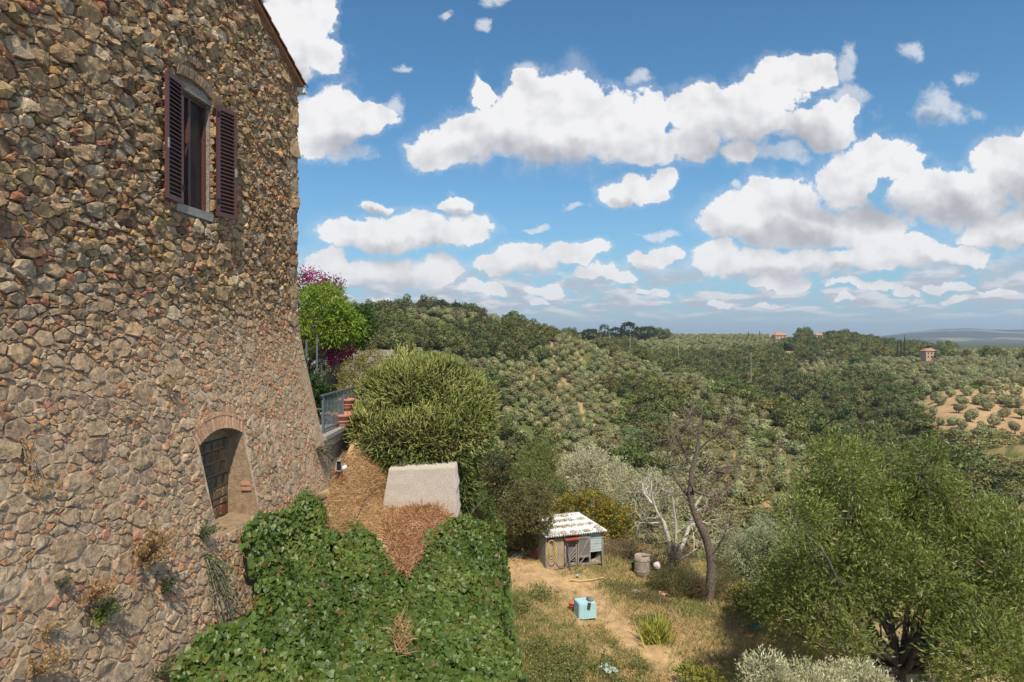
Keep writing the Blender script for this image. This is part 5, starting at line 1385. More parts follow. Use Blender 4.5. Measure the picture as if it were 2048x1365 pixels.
def rosemary():
    b = np.array([-2.2, 18.2, -3.2])
    root = empty('rosemary_bush', tuple(b), 'big domed rosemary bush cascading over the terrace wall', 'bush')
    L0 = [((-2.3, 18.6, -1.80), (1.45, 1.6, 1.28)), ((-3.15, 18.2, -2.0), (.85, 1.1, 1.1)), ((-1.55, 18.2, -1.95), (1.0, 1.2, 1.0)), ((-1.9, 18.0, -1.35), (.8, .8, .72)), ((-2.75, 17.6, -1.6), (.8, .7, .75)), ((-2.6, 17.2, -2.45), (1.3, .8, .75)), ((-1.8, 17.0, -2.6), (.85, .7, .65)), ((-3.4, 17.4, -2.3), (.75, .7, .75)), ((-1.4, 17.6, -2.3), (.85, .9, .8))]
    hang = [((-1.32, 17.2, -2.85), (.26, .6, .75)), ((-1.2, 17.7, -3.0), (.30, .8, .95)), ((-2.3, 16.62, -2.95), (.9, .25, .28)), ((-3.1, 16.8, -2.75), (.5, .35, .4)), ((-1.2, 17.4, -3.7), (.20, .6, .7))]
    ll = [(np.array(c)-b, r) for c, r in L0]; hh = [(np.array(c)-b, r) for c, r in hang]
    zf = lambda p: np.clip((.35-(p[:, 2]+b[2]+2.6))*1.1, 0, .85)
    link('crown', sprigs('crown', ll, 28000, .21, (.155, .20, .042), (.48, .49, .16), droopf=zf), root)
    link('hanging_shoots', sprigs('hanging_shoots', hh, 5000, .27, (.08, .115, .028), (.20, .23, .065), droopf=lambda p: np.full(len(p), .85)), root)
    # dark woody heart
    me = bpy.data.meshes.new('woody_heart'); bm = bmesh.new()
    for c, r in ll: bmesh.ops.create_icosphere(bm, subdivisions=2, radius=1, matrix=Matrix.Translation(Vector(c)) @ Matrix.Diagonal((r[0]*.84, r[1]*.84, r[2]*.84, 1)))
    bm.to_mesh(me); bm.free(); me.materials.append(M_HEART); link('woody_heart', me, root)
rosemary()
# ------------------------------------------------------------------ garden on the terrace behind the corner
def terrace_plants():
    z0 = -2.3
    fl = dict(ntw=1500, lpt=7, ll=.13, lw=.045, colA=(.12, .20, .02), colB=(.33, .42, .05), mat=M_LEAF, up=.2, twig=.28, droop=.5)
    plant('leafy_tree', 'bright yellow-green leafy tree just behind the house corner', 'tree', (-7.4, 21.0, z0), [lobe(632,625,21,52), lobe(672,640,21,40), lobe(600,640,21.5,50), lobe(655,600,21.5,32), lobe(690,650,21.3,32)], fl, trunk=.16, sub=2)
    fl2 = dict(ntw=700, lpt=8, ll=.10, lw=.055, colA=(.04, .08, .018), colB=(.09, .15, .035), mat=M_LEAF, twig=.22)
    plant('dark_leafy_bush', 'darker green bush right of the bright leafy tree', 'bush', (-6.3, 22.5, z0), [lobe(720,650,22.5,26), lobe(705,672,22.5,28), lobe(722,632,22.6,16)], fl2, trunk=.09)
    fl3 = dict(ntw=420, lpt=8, ll=.07, lw=.05, colA=(.33, .03, .16), colB=(.52, .09, .28), mat=M_BOUG, twig=.3, hot=((.08, .13, .03), .3))
    plant('bougainvillea', 'tall magenta bougainvillea sprays topping the leafy tree', 'bougainvillea', (-8.2, 22.5, z0), [lobe(625,572,22.5,20,None,24), lobe(652,585,22.5,20), lobe(672,578,22.5,10), lobe(608,570,22.5,14)], fl3, trunk=.08)
    fl4 = dict(fl3); fl4['ntw'] = 380; fl4['hot'] = ((.07, .11, .03), .15)
    plant('bougainvillea', 'lower magenta bougainvillea beside the white table', 'bougainvillea', (-5.6, 21.6, z0), [lobe(676,698,21.6,14), lobe(668,712,21.6,12), lobe(686,708,21.6,10)], fl4, trunk=.05)
    fl5 = dict(ntw=900, lpt=7, ll=.07, lw=.03, colA=(.17, .19, .045), colB=(.40, .35, .11), mat=M_LEAF, twig=.2)
    plant('golden_shrub', 'yellowish shrub between the terrace table and the rosemary mound', 'shrub', (-4.9, 20.4, z0), [lobe(715,752,20.4,34), lobe(740,728,20.8,26), lobe(695,780,20.,30), lobe(678,800,19.6,24)], fl5, trunk=.05)
    fl6 = dict(ntw=800, lpt=8, ll=.11, lw=.06, colA=(.03, .06, .015), colB=(.07, .11, .03), mat=M_LEAF, twig=.25)  # dark interior under the pergola: its shade put into the leaf colours
    plant('shade_hedge', 'dark hedge standing in for the shade behind the pergola posts', 'hedge', (-8.2, 25.5, z0), [lobe(615,740,25.5,40,None,60), lobe(650,750,25.5,34,None,50), lobe(600,800,24.5,40,None,40)], fl6, trunk=.1)
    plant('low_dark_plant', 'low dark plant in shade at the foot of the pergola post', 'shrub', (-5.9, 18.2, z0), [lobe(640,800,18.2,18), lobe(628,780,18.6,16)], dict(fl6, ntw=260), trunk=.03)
    for px, Y, top, lab in ((613,20.,680,'left thin steel pergola post behind the house corner'), (634,20.3,670,'right thin steel pergola post behind the house corner')):
        p = P(px, 680, Y); r = empty('pergola_post', (p[0], Y, z0), lab, 'post'); h = (HY-top)/F*Y-z0
        MB().tube([(0, 0, 0), (0, 0, h)], .03, 8).obj('post', M_RAIL, r); MB().box((0, 0, .01), (.16, .16, .02)).obj('foot', M_RAIL, r)
    p = P(656, 680, 21.5); r = empty('tree_trunk', (p[0], 21.5, z0), 'bare grey trunk holding up the leafy canopy', 'tree trunk'); MB().tube(limb_path((0, 0, -.1), (.15, 0, 2.6), 7, .06), list(np.linspace(.14, .10, 7)), 8).obj('trunk', M_DEADBARK, r, True)
    p = P(672, 727, 22); r = empty('garden_table', (p[0], 22, z0), 'white garden table on the terrace', 'table')
    zt = (HY-724)/F*22-z0; MB().box((0, 0, zt), (1.3, .8, .09)).obj('tabletop', M_WHITE, r)
    for sx in (-.55, .55):
        for sy in (-.3, .3): MB().tube([(sx, sy, 0), (sx, sy, zt-.04)], .03, 6).obj('leg', M_WHITE, r)
    p = P(655, 768, 19.6); r = empty('garden_chair', (p[0], 19.6, z0), 'black rounded garden chair in the shade of the terrace', 'chair')
    zs = (HY-778)/F*19.6-z0
    MB().lathe([(.24, zs), (.27, zs+.03), (.24, zs+.06)], n=14).obj('seat', M_BLACK, r)
    V = []; Fs = []
    for i in range(9):
        a = math.pi*(.0+i/8); V += [(math.cos(a)*.26, math.sin(a)*.24, zs+.04), (math.cos(a)*.30, math.sin(a)*.28, zs+.42-.10*abs(math.cos(a)))]
    for i in range(8): Fs += [(2*i, 2*i+2, 2*i+3, 2*i+1)]
    mb = MB(); mb.add(V, Fs); mb.obj('backrest', M_BLACK, r)
    for sx in (-.17, .17):
        for sy in (-.17, .17): MB().tube([(sx*1.2, sy*1.2, 0), (sx, sy, zs)], .018, 5).obj('leg', M_BLACK, r)
    # bit of rough garden wall behind
    r = empty('garden_wall', tuple(P(735, 720, 25)), 'rough tan rubble wall glimpsed behind the terrace shrubs', 'wall')
    for i in range(5):
        for j in range(5): MB().box((-.9+i*.42+(j % 2)*.18+rng.normal(0, .02), rng.normal(0, .03), -.75+j*.25), (.38+rng.normal(0, .02), .4, .22), Matrix.Rotation(rng.normal(0, .06), 3, 'Y')).obj('stone', M_ROCK, r)
terrace_plants()

# ------------------------------------------------------------------ plants rooted in the house wall
def wall_weed(label, px, py, n, ln, colA, colB, hang=0., wid=.06, name='wall_weed', cat='weed', spread=.5, up=1.0, lr=1.0):
    s, z = wallpix(px, py); b = W(np.array(s), np.array(z), np.array(.01)); r = empty(name, tuple(b), label, cat)
    V = []; mb = MB(); P_, D_ = [], []
    for _ in range(n):
        d = norm((NN*rng.uniform(.25, .8)+U*rng.normal(0, spread)+np.array([0, 0, up*rng.uniform(.2, 1.0)-hang])))
        l = ln*rng.uniform(.5, 1.1); pth = np.array([d*l*t+np.array([0, 0, -.35*hang-.12])*l*t*t for t in np.linspace(0, 1, 6)]); mb.tube(pth, [.006, .005, .004, .004, .003, .002], 3, False)
        for t in rng.random(int(l*70)): k = t*5; i = min(4, int(k)); P_.append(pth[i]+(pth[i+1]-pth[i])*(k-i)+rng.normal(size=3)*.012); D_.append(norm(d+rng.normal(size=3)*.7))
    mb.obj('stem', M_DRY if False else M_WOODG, r)
    P_ = np.array(P_); D_ = np.array(D_); mix = rng.random((len(P_), 1)); col = np.array(colA)*(1-mix)+np.array(colB)*mix
    V, Fc, Cc = scatter(LEAF4*np.array([.5, 1, 1]), LEAF4F, P_, frames(D_, rdir(len(P_))), rng.uniform(.6, 1.3, len(P_))*wid*lr, col)
    link('leaves', mesh_np('leaves', V, Fc, Cc, [M_LEAF]), r)
TAN, TANB = (.55, .36, .17), (.38, .22, .09)
wall_weed('big dry tan weed growing from the wall left of the recess', 285, 1125, 34, .62, TAN, TANB, wid=.05, spread=.45)
wall_weed('dry tan weed on the wall, low in the middle', 178, 1200, 18, .5, TAN, TANB, wid=.045)
wall_weed('dry tan weed at the bottom left of the wall', 70, 1350, 22, .42, TAN, TANB, wid=.04)
wall_weed('small dry weed near the left edge of the wall', 88, 1270, 10, .34, TAN, TANB, wid=.035)
wall_weed('orange dry strand hanging on the wall near the left edge', 38, 870, 9, .42, (.50, .27, .07), (.40, .22, .08), hang=1.7, wid=.04, spread=.1)
wall_weed('orange dry tuft high on the wall above the recess', 325, 765, 9, .24, (.50, .30, .09), (.36, .26, .1), hang=.6, wid=.04, spread=.3)
wall_weed('tiny dry tuft just above the lower stones left of the recess', 248, 835, 7, .18, (.12, .13, .05), (.28, .22, .10), hang=.5, wid=.03)
GRN, GRNB = (.06, .09, .022), (.14, .17, .045)
wall_weed('green trailing caper-like plant hanging below the recess', 410, 1110, 30, .72, GRN, GRNB, hang=1.15, wid=.045, spread=.28, name='trailing_plant', cat='plant')
wall_weed('green upright plant on the left lip of the recess', 400, 1075, 20, .34, GRN, GRNB, wid=.04, name='trailing_plant', cat='plant')
wall_weed('dark green tuft on the wall under the big dry weed', 322, 1185, 16, .30, (.045, .07, .02), GRNB, wid=.04)
wall_weed('leafy green plant low on the wall between the dry weeds', 195, 1235, 16, .30, GRN, (.20, .24, .05), wid=.06)
wall_weed('small grey-green plant on the lower wall', 115, 1175, 12, .22, (.08, .10, .05), (.16, .17, .09), wid=.04)
wall_weed('brown-green tuft near the corner of the house', 632, 900, 34, .42, (.10, .10, .04), (.22, .17, .08), hang=.6, wid=.04, spread=.35)
wall_weed('green weed at the bottom edge of the wall', 320, 1345, 12, .28, GRN, GRNB, wid=.05)
#@@PART4
# ------------------------------------------------------------------ the lower garden
def at(px, py_ground, Y=None):
    """ground point under a direction, at the distance where the ground is met"""
    Y = Y or ground_at_pixel(px, py_ground, 16.5, 40.); x = (px-CX)/F*Y
    return np.array([x, Y, gz1(x, Y)])
def shed():
    Y = ground_at_pixel(1130, 1138, 20, 34); s = Y/F; o = np.array([(1091-CX)*s, Y, gz1((1130-CX)*s, Y)])
    r = empty('hen_shed', tuple(o), 'low patched-up shed with a white corrugated roof and an open wire door', 'shed', None, R(19))
    w = 127*s; h = 66*s; d = 2.5
    hf = lambda x: h*(1+.0*x)
    a = .38*w
    # panels
    b = MB(); b.box((.16*w, 0, h*.44), (.30*w, .05, h*.92)); b.obj('tan_panel', M_BOARD, r)
    for x in (.005*w, .33*w, .52*w, .74*w, .985*w): MB().box((x, -.03, h*.46), (.07, .07, h*.98)).obj('post', M_WOODG, r)
    MB().box((.5*w, -.04, h*.985), (w*1.0, .06, .09)).obj('top_beam', M_WOODG, r)
    MB().box((.43*w, -.04, h*.08), (.19*w, .08, .10)).obj('threshold', M_WOODG, r)
    # wire bay with a leaning plank and boards
    MB().box((.43*w, .02, h*.50), (.18*w, .008, h*.7)).obj('wire_mesh', M_WIRE, r)
    for z0, z1 in ((.16, .46), (.22, .60), (.12, .34)): MB().bar((.35*w, -.05, h*z0), (.51*w, -.05, h*z1), .05, .03, (0, 1, 0)).obj('loose_plank', M_WOODG, r)
    MB().box((.43*w, -.12, h*.88), (.24*w, .22, .05), Matrix.Rotation(.25, 3, 'X')).obj('red_awning', M_SHEETR, r)
    # door: frame, mesh, brace
    dr = bpy.data.objects.new('door', None); C.objects.link(dr); dr.parent = r; dr.location = (.535*w, -.10, h*.04); dr.rotation_euler[2] = R(-6)
    dw, dh = .215*w, h*.86
    for (c, sz) in (((.03, 0, dh/2), (.06, .04, dh)), ((dw-.03, 0, dh/2), (.06, .04, dh))): MB().box(c, sz).obj('stile', M_WOODG, dr)
    for z in (.035, dh*.30, dh-.035): MB().box((dw/2, -.002, z), (dw-.12, .036, .07)).obj('rail', M_WOODG, dr)
    MB().bar((.09, -.03, dh*.33), (dw-.09, -.03, dh*.93), .06, .025, (0, 1, 0)).obj('brace', M_WOODG, dr)
    MB().bar((.09, -.03, .06), (dw*.5, -.03, dh*.28), .05, .02, (0, 1, 0)).obj('brace', M_WOODG, dr)
    MB().box((dw/2, .01, dh*.62), (dw-.12, .006, dh*.58)).obj('wire_mesh', M_WIRE, dr)
    MB().box((.64*w, -.09, h*.96), (.13*w, .03, .17)).obj('metal_patch', M_SILL, r); MB().box((.565*w, -.10, h*.95), (.04*w, .03, .18)).obj('red_patch', M_SHEETR, r)
    # pale blue boards, right bay, open below with a leaning board
    for k in range(7): MB().box((.865*w, -.02-.006*(k % 2), h*(.42+k*.083)), (.235*w, .03, h*.078), Matrix.Rotation(-.10, 3, 'X')).obj('board', M_PBLUE, r)
    b = MB(); b.add([(.76*w, .25, 0), (.98*w, .05, -.05), (.98*w, .12, h*.40), (.90*w, .25, h*.12)], [(0, 1, 2, 3)]); b.add([(.76*w, .28, 0), (.98*w, .08, -.05), (.98*w, .15, h*.40), (.90*w, .28, h*.12)], [(3, 2, 1, 0)]); b.obj('leaning_board', M_BOARD, r)
    # sides and back
    MB().box((.0, d/2, h*.46), (.05, d, h*.95)).obj('side_wall', M_WOODG, r); MB().box((w-.01, d/2, h*.46), (.05, d-.2, h*.95)).obj('side_wall', M_BOARD, r)
    MB().box((w/2, d, h*.5), (w, .05, h*1.0)).obj('back_wall', M_WOODG, r); MB().box((w/2, d/2, .0), (w, d, .04)).obj('floor', M_WOODG, r)
    # corrugated sheets
    ns = 4
    for k in range(ns):
        x0, x1 = -.05+k*(w+.16)/ns, -.05+(k+1)*(w+.16)/ns+.04; n = 14; V = []; Fs = []
        for j, (yy, zz) in enumerate(((-.22, h+.04+.01*(k % 2)), (d+.15, h+.10+.01*(k % 2)))):
            for i in range(n+1): V.append((x0+(x1-x0)*i/n, yy, zz+.016*math.sin(i*math.pi)+(.016 if i % 2 else -.016)))
        for i in range(n): Fs.append((i, i+1, n+2+i, n+1+i))
        b = MB(); b.add(V, Fs); b.add([(x, y, z-.03) for x, y, z in V], [tuple(reversed(f)) for f in Fs]); b.obj('roof_sheet', M_ROOFW, r)
    return r, o, w, h, d
SHED, so_, sw, sh_, sd = shed()
def local(r, p): return r.matrix_world @ Vector(p) if False else Matrix.Translation(r.location) @ Matrix.Rotation(r.rotation_euler[2], 4, 'Z') @ Vector(p)
M_PALEROCK = mat_noise('pale roof stone', (.30, .25, .19), (.50, .43, .34), 7, .95, .6, 22)
def roof_rocks():
    bpy.context.view_layer.update()
    names = ['near left corner', 'front edge left', 'front edge middle', 'front edge right', 'right edge near', 'right edge middle', 'right edge far', 'middle of the first row', 'middle of the second row', 'left of the second row', 'far edge left', 'far edge middle', 'far edge right', 'centre', 'left edge far', 'front right corner']
    pos = [(.06,-.08),(.30,-.06),(.47,-.03),(.72,-.02),(.95,.3),(.94,.9),(.93,1.6),(.28,.80),(.52,1.55),(.14,.86),(.12,2.3),(.36,2.35),(.7,2.25),(.45,.78),(.16,1.6),(.93,-.05)]
    for nm, (u, v) in zip(names, pos):
        q = local(SHED, (u*sw, v, sh_+.06+.06*(v+.22)/2.87+.02)); me = rock_mesh(.10*rng.uniform(.7, 1.4), .6, M_PALEROCK)
        o = link('stone', me, None, q); o.rotation_euler[2] = rng.uniform(0, 6); tag(o, 'stone weighing down the white shed roof at its '+nm, 'stone', 'stones on the shed roof')
def rock_mesh(r, fl=.7, mat=None):
    me = bpy.data.meshes.new('stone'); bm = bmesh.new(); bmesh.ops.create_icosphere(bm, subdivisions=2, radius=1)
    sd = rng.uniform(0, 99)
    for v in bm.verts:
        k = .72+.6*float(fbm(np.array([v.co.x*1.1+sd, v.co.y*1.1, v.co.z*1.1]), 3)); v.co = Vector((v.co.x*r*k*1.25, v.co.y*r*k, v.co.z*r*fl*k))
    bm.to_mesh(me); bm.free(); me.materials.append(mat or M_ROCK); return me
roof_rocks()
def shed_things():
    # hoses
    p = local(SHED, (.09*sw, -.06, sh_*.9)); r = empty('yellow_hose', p, 'yellow garden hose hung in long loops on the left end of the shed', 'hose')
    for k in range(4):
        w = .10+.035*k; hh = .62+.10*k; MB().tube([(math.sin(t)*w, -.02*k-.02, -hh/2+math.cos(t)*hh/2) for t in np.linspace(0, 2*math.pi, 22)], .014, 5, False).obj('loop', M_HOSE, r, True)
    p = local(SHED, (.25*sw, -.07, sh_*.5)); r = empty('dark_hose', p, 'dark hose arching over the tan panel of the shed', 'hose')
    MB().tube([(math.sin(t)*.30, -.02, math.cos(t)*.60) for t in np.linspace(-.5, 3.9, 24)], .014, 5, False).obj('loop', M_DHOSE, r, True)
    p = local(SHED, (.36*sw, -.25, 0)); r = empty('pole', p, 'grey pole leaning against the shed beside the wire bay', 'pole'); MB().tube([(.06, -.1, -.1), (-.02, .1, .7), (-.12, .2, 1.25)], .03, 6).obj('pole', M_WOODG, r, True)
    # ladder
    b = at(1052, 1112); r = empty('ladder', tuple(b), 'weathered wooden ladder leaning under the bush left of the shed', 'ladder', None, R(-20)); r.rotation_euler[0] = R(-18)
    for x in (-.18, .18): MB().box((x, 0, .75), (.06, .05, 1.7)).obj('rail', M_WOODG, r)
    for k in range(5): MB().box((0, 0, .15+k*.3), (.31, .04, .04)).obj('rung', M_WOODG, r)
    b = at(1072, 1118); r = empty('red_sheet', tuple(b), 'faded red metal sheet standing left of the shed', 'metal sheet', None, R(-35))
    V = [(-.34, 0, 0), (.34, 0, .05), (.30, .12, .62), (-.25, .12, .48)]; m = MB(); m.add(V+[(x, y+.03, z) for x, y, z in V], [(0,1,2,3),(7,6,5,4),(0,4,5,1),(1,5,6,2),(2,6,7,3),(3,7,4,0)]); m.obj('sheet', M_SHEETR, r)
    # brown gate by the hedge
    b = at(976, 1062); z1 = (HY-1012)/F*b[1]; r = empty('brown_gate', tuple(b), 'brown slatted gate standing at the edge of the creeper', 'gate', None, R(-62))
    hg = max(1.0, z1-b[2]-.2)
    for k in range(8): MB().box((-.75+k*.2, 0, hg/2), (.17, .03, hg)).obj('slat', M_RUST, r)
    for x in (-.88, .78): MB().box((x, 0, hg/2), (.08, .08, hg+.1)).obj('post', M_WOODG, r)
    for z in (.2, hg-.15): MB().box((-.05, .035, z), (1.55, .03, .08)).obj('rail', M_RUST, r)
    # stones edging the path
    for k, (px, py, sc) in enumerate(((996,1074,.26),(1005,1086,.2),(1014,1092,.3),(1022,1100,.22),(1030,1106,.18),(1038,1112,.26),(1006,1068,.3))):
        b = at(px, py); o = link('path_stone', rock_mesh(sc, .75), None, tuple(b)); tag(o, ['flat tan stone at the top of the row edging the path','small stone second from the gate on the path edge','rounded pale stone halfway along the path edge','tan stone just past the middle of the path edge','smallest stone of the path edge','last stone of the path edge near the ladder','big stone against the hedge at the path head'][k], 'stone', 'stones edging the path')
    # barrel
    b = at(1284, 1152); s = b[1]/F; r = empty('barrel', tuple(b), 'weathered grey-brown barrel standing in the weeds', 'barrel'); rr = 15.5*s; hh = 40*s
    MB().lathe([(rr*.92, -.1), (rr, hh*.25), (rr*1.02, hh*.5), (rr, hh*.8), (rr*.95, hh), (rr*.88, hh), (rr*.88, hh-.05)], n=22).obj('body', M_RENDER, r, True)
    for z in (.25, .78): MB().lathe([(rr*1.02, hh*z-.02), (rr*1.05, hh*z), (rr*1.02, hh*z+.02)], n=22).obj('hoop', M_WOODG, r, True)
    MB().box((rr*.5, -rr*.3, hh+.02), (rr*1.2, .1, .03), Matrix.Rotation(.3, 3, 'Z')).obj('stick', M_WOODG, r)
    b = at(1271, 1147); r = empty('black_bucket', tuple(b), 'black bucket tucked against the barrel', 'bucket'); MB().lathe([(.13, 0), (.17, .34), (.18, .34), (.15, .3), (.12, .05)], n=16).obj('body', M_BLACK, r, True); MB().tube([(math.cos(t)*.17, 0, .33+math.sin(t)*.12) for t in np.linspace(0, math.pi, 9)], .008, 4).obj('handle', M_BLACK, r)
    # blue box
    b = at(1170, 1231); s = b[1]/F; r = empty('blue_box', tuple(b), 'pale blue upturned crate on the trodden grass', 'crate', None, R(14)); w = 37*s; d = .55; h = 30*s
    V = []
    for z, e in ((-.03, 1.0), (h, .97)):
        V += [(-w/2*e, -d/2*e, z), (w/2*e, -d/2*e, z), (w/2*e, d/2*e, z), (-w/2*e, d/2*e, z)]
    m = MB(); m.add(V, [(0,1,5,4),(1,2,6,5),(2,3,7,6),(3,0,4,7),(4,5,6,7),(3,2,1,0)]); me = m.mesh('body', M_BLUE); bm = bmesh.new(); bm.from_mesh(me); bmesh.ops.bevel(bm, geom=bm.edges[:], offset=.02, segments=2, affect='EDGES'); bm.to_mesh(me); bm.free(); link('body', me, r)
    for k in range(5): MB().box((-w*.36+k*w*.18, -d/2*.985-.004, h*.5), (.025, .012, h*.8)).obj('rib', M_BLUE, r)
    c = Matrix.Translation(Vector(b)) @ Matrix.Rotation(R(14), 4, 'Z') @ Vector((w*.28, 0, h))
    r2 = empty('leather_bag', c, 'grey-brown strap bag lying on the blue crate', 'bag'); m = MB(); m.box((0, -.05, .06), (.20, .26, .11), Matrix.Rotation(.35, 3, 'Z')); me = m.mesh('body', M_RUST); bm = bmesh.new(); bm.from_mesh(me); bmesh.ops.bevel(bm, geom=bm.edges[:], offset=.03, segments=2, affect='EDGES'); bm.to_mesh(me); bm.free(); me.materials.clear(); me.materials.append(M_WOODG); link('body', me, r2)
    MB().box((-.07, -.30, -.10), (.11, .05, .22), Matrix.Rotation(.2, 3, 'Y')).obj('flap', M_DHOSE, r2)
    b = at(1146, 1219); r = empty('red_tub', tuple(b), 'orange-red tub half hidden behind the blue crate', 'tub'); MB().lathe([(.11, 0), (.14, .22), (.16, .23), (.16, .25), (.13, .25), (.10, .05)], n=18).obj('body', M_RED, r, True)
    MB().lathe([(.14, .14), (.15, .15), (.14, .16)], n=18).obj('rim', M_RED, r, True)
    # litter
    def scrap(nm, lab, cat, px, py, mat, sz, hgt=.05):
        b = at(px, py); n = 6; V = []; 
        for i in range(n):
            for j in range(n): V.append(((i/(n-1)-.5)*sz, (j/(n-1)-.5)*sz*.7, .03+hgt*float(vnoise(np.array([i*.9+px, j*.9, 1.])))))
        m = MB(); m.add(V, [(i*n+j, (i+1)*n+j, (i+1)*n+j+1, i*n+j+1) for i in range(n-1) for j in range(n-1)]); o = m.obj(nm, mat, None, True, tuple(b)); o.rotation_euler[2] = rng.uniform(0, 6); tag(o, lab, cat)
    scrap('orange_scrap', 'orange and white scrap of packaging in the weeds left of the dead tree', 'scrap', 1328, 1192, M_ORANGE, .42, .12)
    scrap('white_rag', 'white rag lying in the brush right of the path', 'rag', 1271, 1189, M_SILL, .34, .12)
    scrap('green_cloth', 'green cloth lying in the shade of the big tree', 'cloth', 1506, 1262, M_GREENC, .45, .3)
    scrap('plastic_sheet', 'pale bluish plastic film in the weeds at the bottom', 'plastic sheet', 1216, 1345, M_PBLUE, .5, .2)
    scrap('blue_scrap', 'small blue scrap near the shed door', 'scrap', 1155, 1156, M_BLUE, .16, .1)
    b = at(1314, 1152); r = empty('pink_bundle', tuple(b), 'pinkish bundle of cloth on a stick beside the barrel', 'bundle'); MB().tube([(0, 0, 0), (0, 0, .3)], .025, 6).obj('stick', M_WOODG, r); me = rock_mesh(.14, 1.2, M_PINK); o = link('cloth', me, r, (0, 0, .38))
    a = [at(px, py) for px, py in ((1140,1162),(1160,1164),(1185,1164),(1208,1160))]; r = empty('hose_on_grass', tuple(a[0]), 'yellow hose lying across the grass in front of the shed', 'hose'); MB().tube([q-a[0]+np.array([0, 0, .05]) for q in a], .022, 5).obj('hose', M_HOSE, r)
def roof_litter():
    P_ = []
    for v0, n in ((-.08, 160), (.8, 620), (1.55, 620), (2.3, 480)):
        for _ in range(n): P_.append(local(SHED, (sw*min(.98, max(.0, rng.beta(1, 1.8))), v0+rng.normal(0, .065), sh_+.07+.06*(v0+.22)/2.87+rng.random()*.05)))
    P_ = np.array([tuple(v) for v in P_]); k = len(P_); mix = rng.random((k, 1)); col = np.array([.27, .23, .13])*(1-mix)+np.array([.52, .43, .28])*mix
    V, Fc, Cc = scatter(LEAF4*np.array([.45, 1, 1]), LEAF4F, P_, frames(rdir(k), rdir(k)+np.array([0, 0, 1.])), rng.uniform(.04, .09, k), col)
    o = link('roof_litter', mesh_np('roof_litter', V, Fc, Cc, [M_DRY])); tag(o, 'dry moss and leaf litter gathered in rows on the white shed roof', 'leaf litter', None, 'stuff')
roof_litter()
shed_things()
# ------------------------------------------------------------------ grass of the garden
def grass():
    n = 30000; Y = np.exp(rng.uniform(math.log(16.8), math.log(38), n)); px = rng.uniform(985, 1680, n); x = (px-CX)/F*Y
    py = terr_py(px, Y); c, w, g = garden_col(px, py, x, Y)
    keep = (rng.random(n) > w*1.1)
    px, py, Y, x, g, w = px[keep], py[keep], Y[keep], x[keep], g[keep], w[keep]; m = len(px)
    z = gnd(x, Y)+(fb2(x, Y, 1.1, 5, 1.)-.5)*.30-w*.06
    B = 6
    p = np.repeat(np.stack([x, Y, z], -1), B, 0)+rng.normal(size=(m*B, 3))*np.array([.10, .10, 0]); gg = np.repeat(g, B); k = m*B
    d = norm(np.stack([rng.normal(0, .55, k), rng.normal(0, .55, k), np.ones(k)*rng.uniform(.3, 1.1, k)], -1))
    green = rng.random(k) < gg*.8+.05
    col = np.where(green[:, None], np.array([.13, .17, .045])+(np.array([.25, .27, .09])-np.array([.13, .17, .045]))*rng.random((k, 1)), np.array([.38, .27, .13])+(np.array([.62, .47, .24])-np.array([.38, .27, .13]))*rng.random((k, 1)))
    T = np.array([[-.05, 0, 0], [.05, 0, 0], [.02, 1, .18], [-.02, 1, .18]])
    sc = rng.uniform(.05, .17, k)*np.where(green, 1.15, 1.0)*(.6+.8*fb2(p[:, 0], p[:, 1], .7, 3, 4.))
    V, Fc, Cc = scatter(T*np.array([1.3, 1, 1]), [(0, 1, 2, 3)], p, frames(d, rdir(k)), sc, col)
    o = link('meadow_grass', mesh_np('meadow_grass', V, Fc, Cc, [M_DRY])); tag(o, 'dry and green grass of the lower garden', 'grass', None, 'stuff')
    # leafy weeds on the bank foot at the lower left
    n = 5200; px = rng.uniform(1000, 1330, n); Y = rng.uniform(17, 27, n); x = (px-CX)/F*Y; py = terr_py(px, Y)
    nz = fb2(x, Y, .9, 4, 31.); keep = ((py > 1195+(px-1000)*.35) & (nz > .42) | (nz > .60)) & (inpoly(px, py, [(985,1140),(1110,1200),(1230,1330),(1330,1400),(985,1400)]) | (nz > .66))
    keep &= (garden_col(px, py, x, Y)[1] < .45) & (rng.random(n) < .72)
    x, Y, px = x[keep], Y[keep], px[keep]; z = gnd(x, Y)+(fb2(x, Y, 1.1, 5, 1.)-.5)*.30; m = len(x); B = 14
    p = np.repeat(np.stack([x, Y, z], -1), B, 0)+rng.normal(size=(m*B, 3))*np.array([.12, .12, 0])+np.array([0, 0, 1])*rng.random((m*B, 1))*.22
    k = m*B; mix = np.clip(np.repeat(rng.random(m), B)*.6+rng.random(k)*.4, 0, 1)[:, None]; col = np.array([.10, .135, .035])*(1-mix)+np.array([.25, .28, .09])*mix
    V, Fc, Cc = scatter(LEAF4*np.array([.55, 1, 1]), LEAF4F, p, frames(rdir(k)+np.array([0, 0, .3]), rdir(k)+np.array([0, 0, 1.])), rng.uniform(.04, .10, k), col)
    o = link('weeds', mesh_np('weeds', V, Fc, Cc, [M_LEAF])); tag(o, 'leafy green weeds along the foot of the creeper bank', 'weeds', None, 'stuff')
grass()
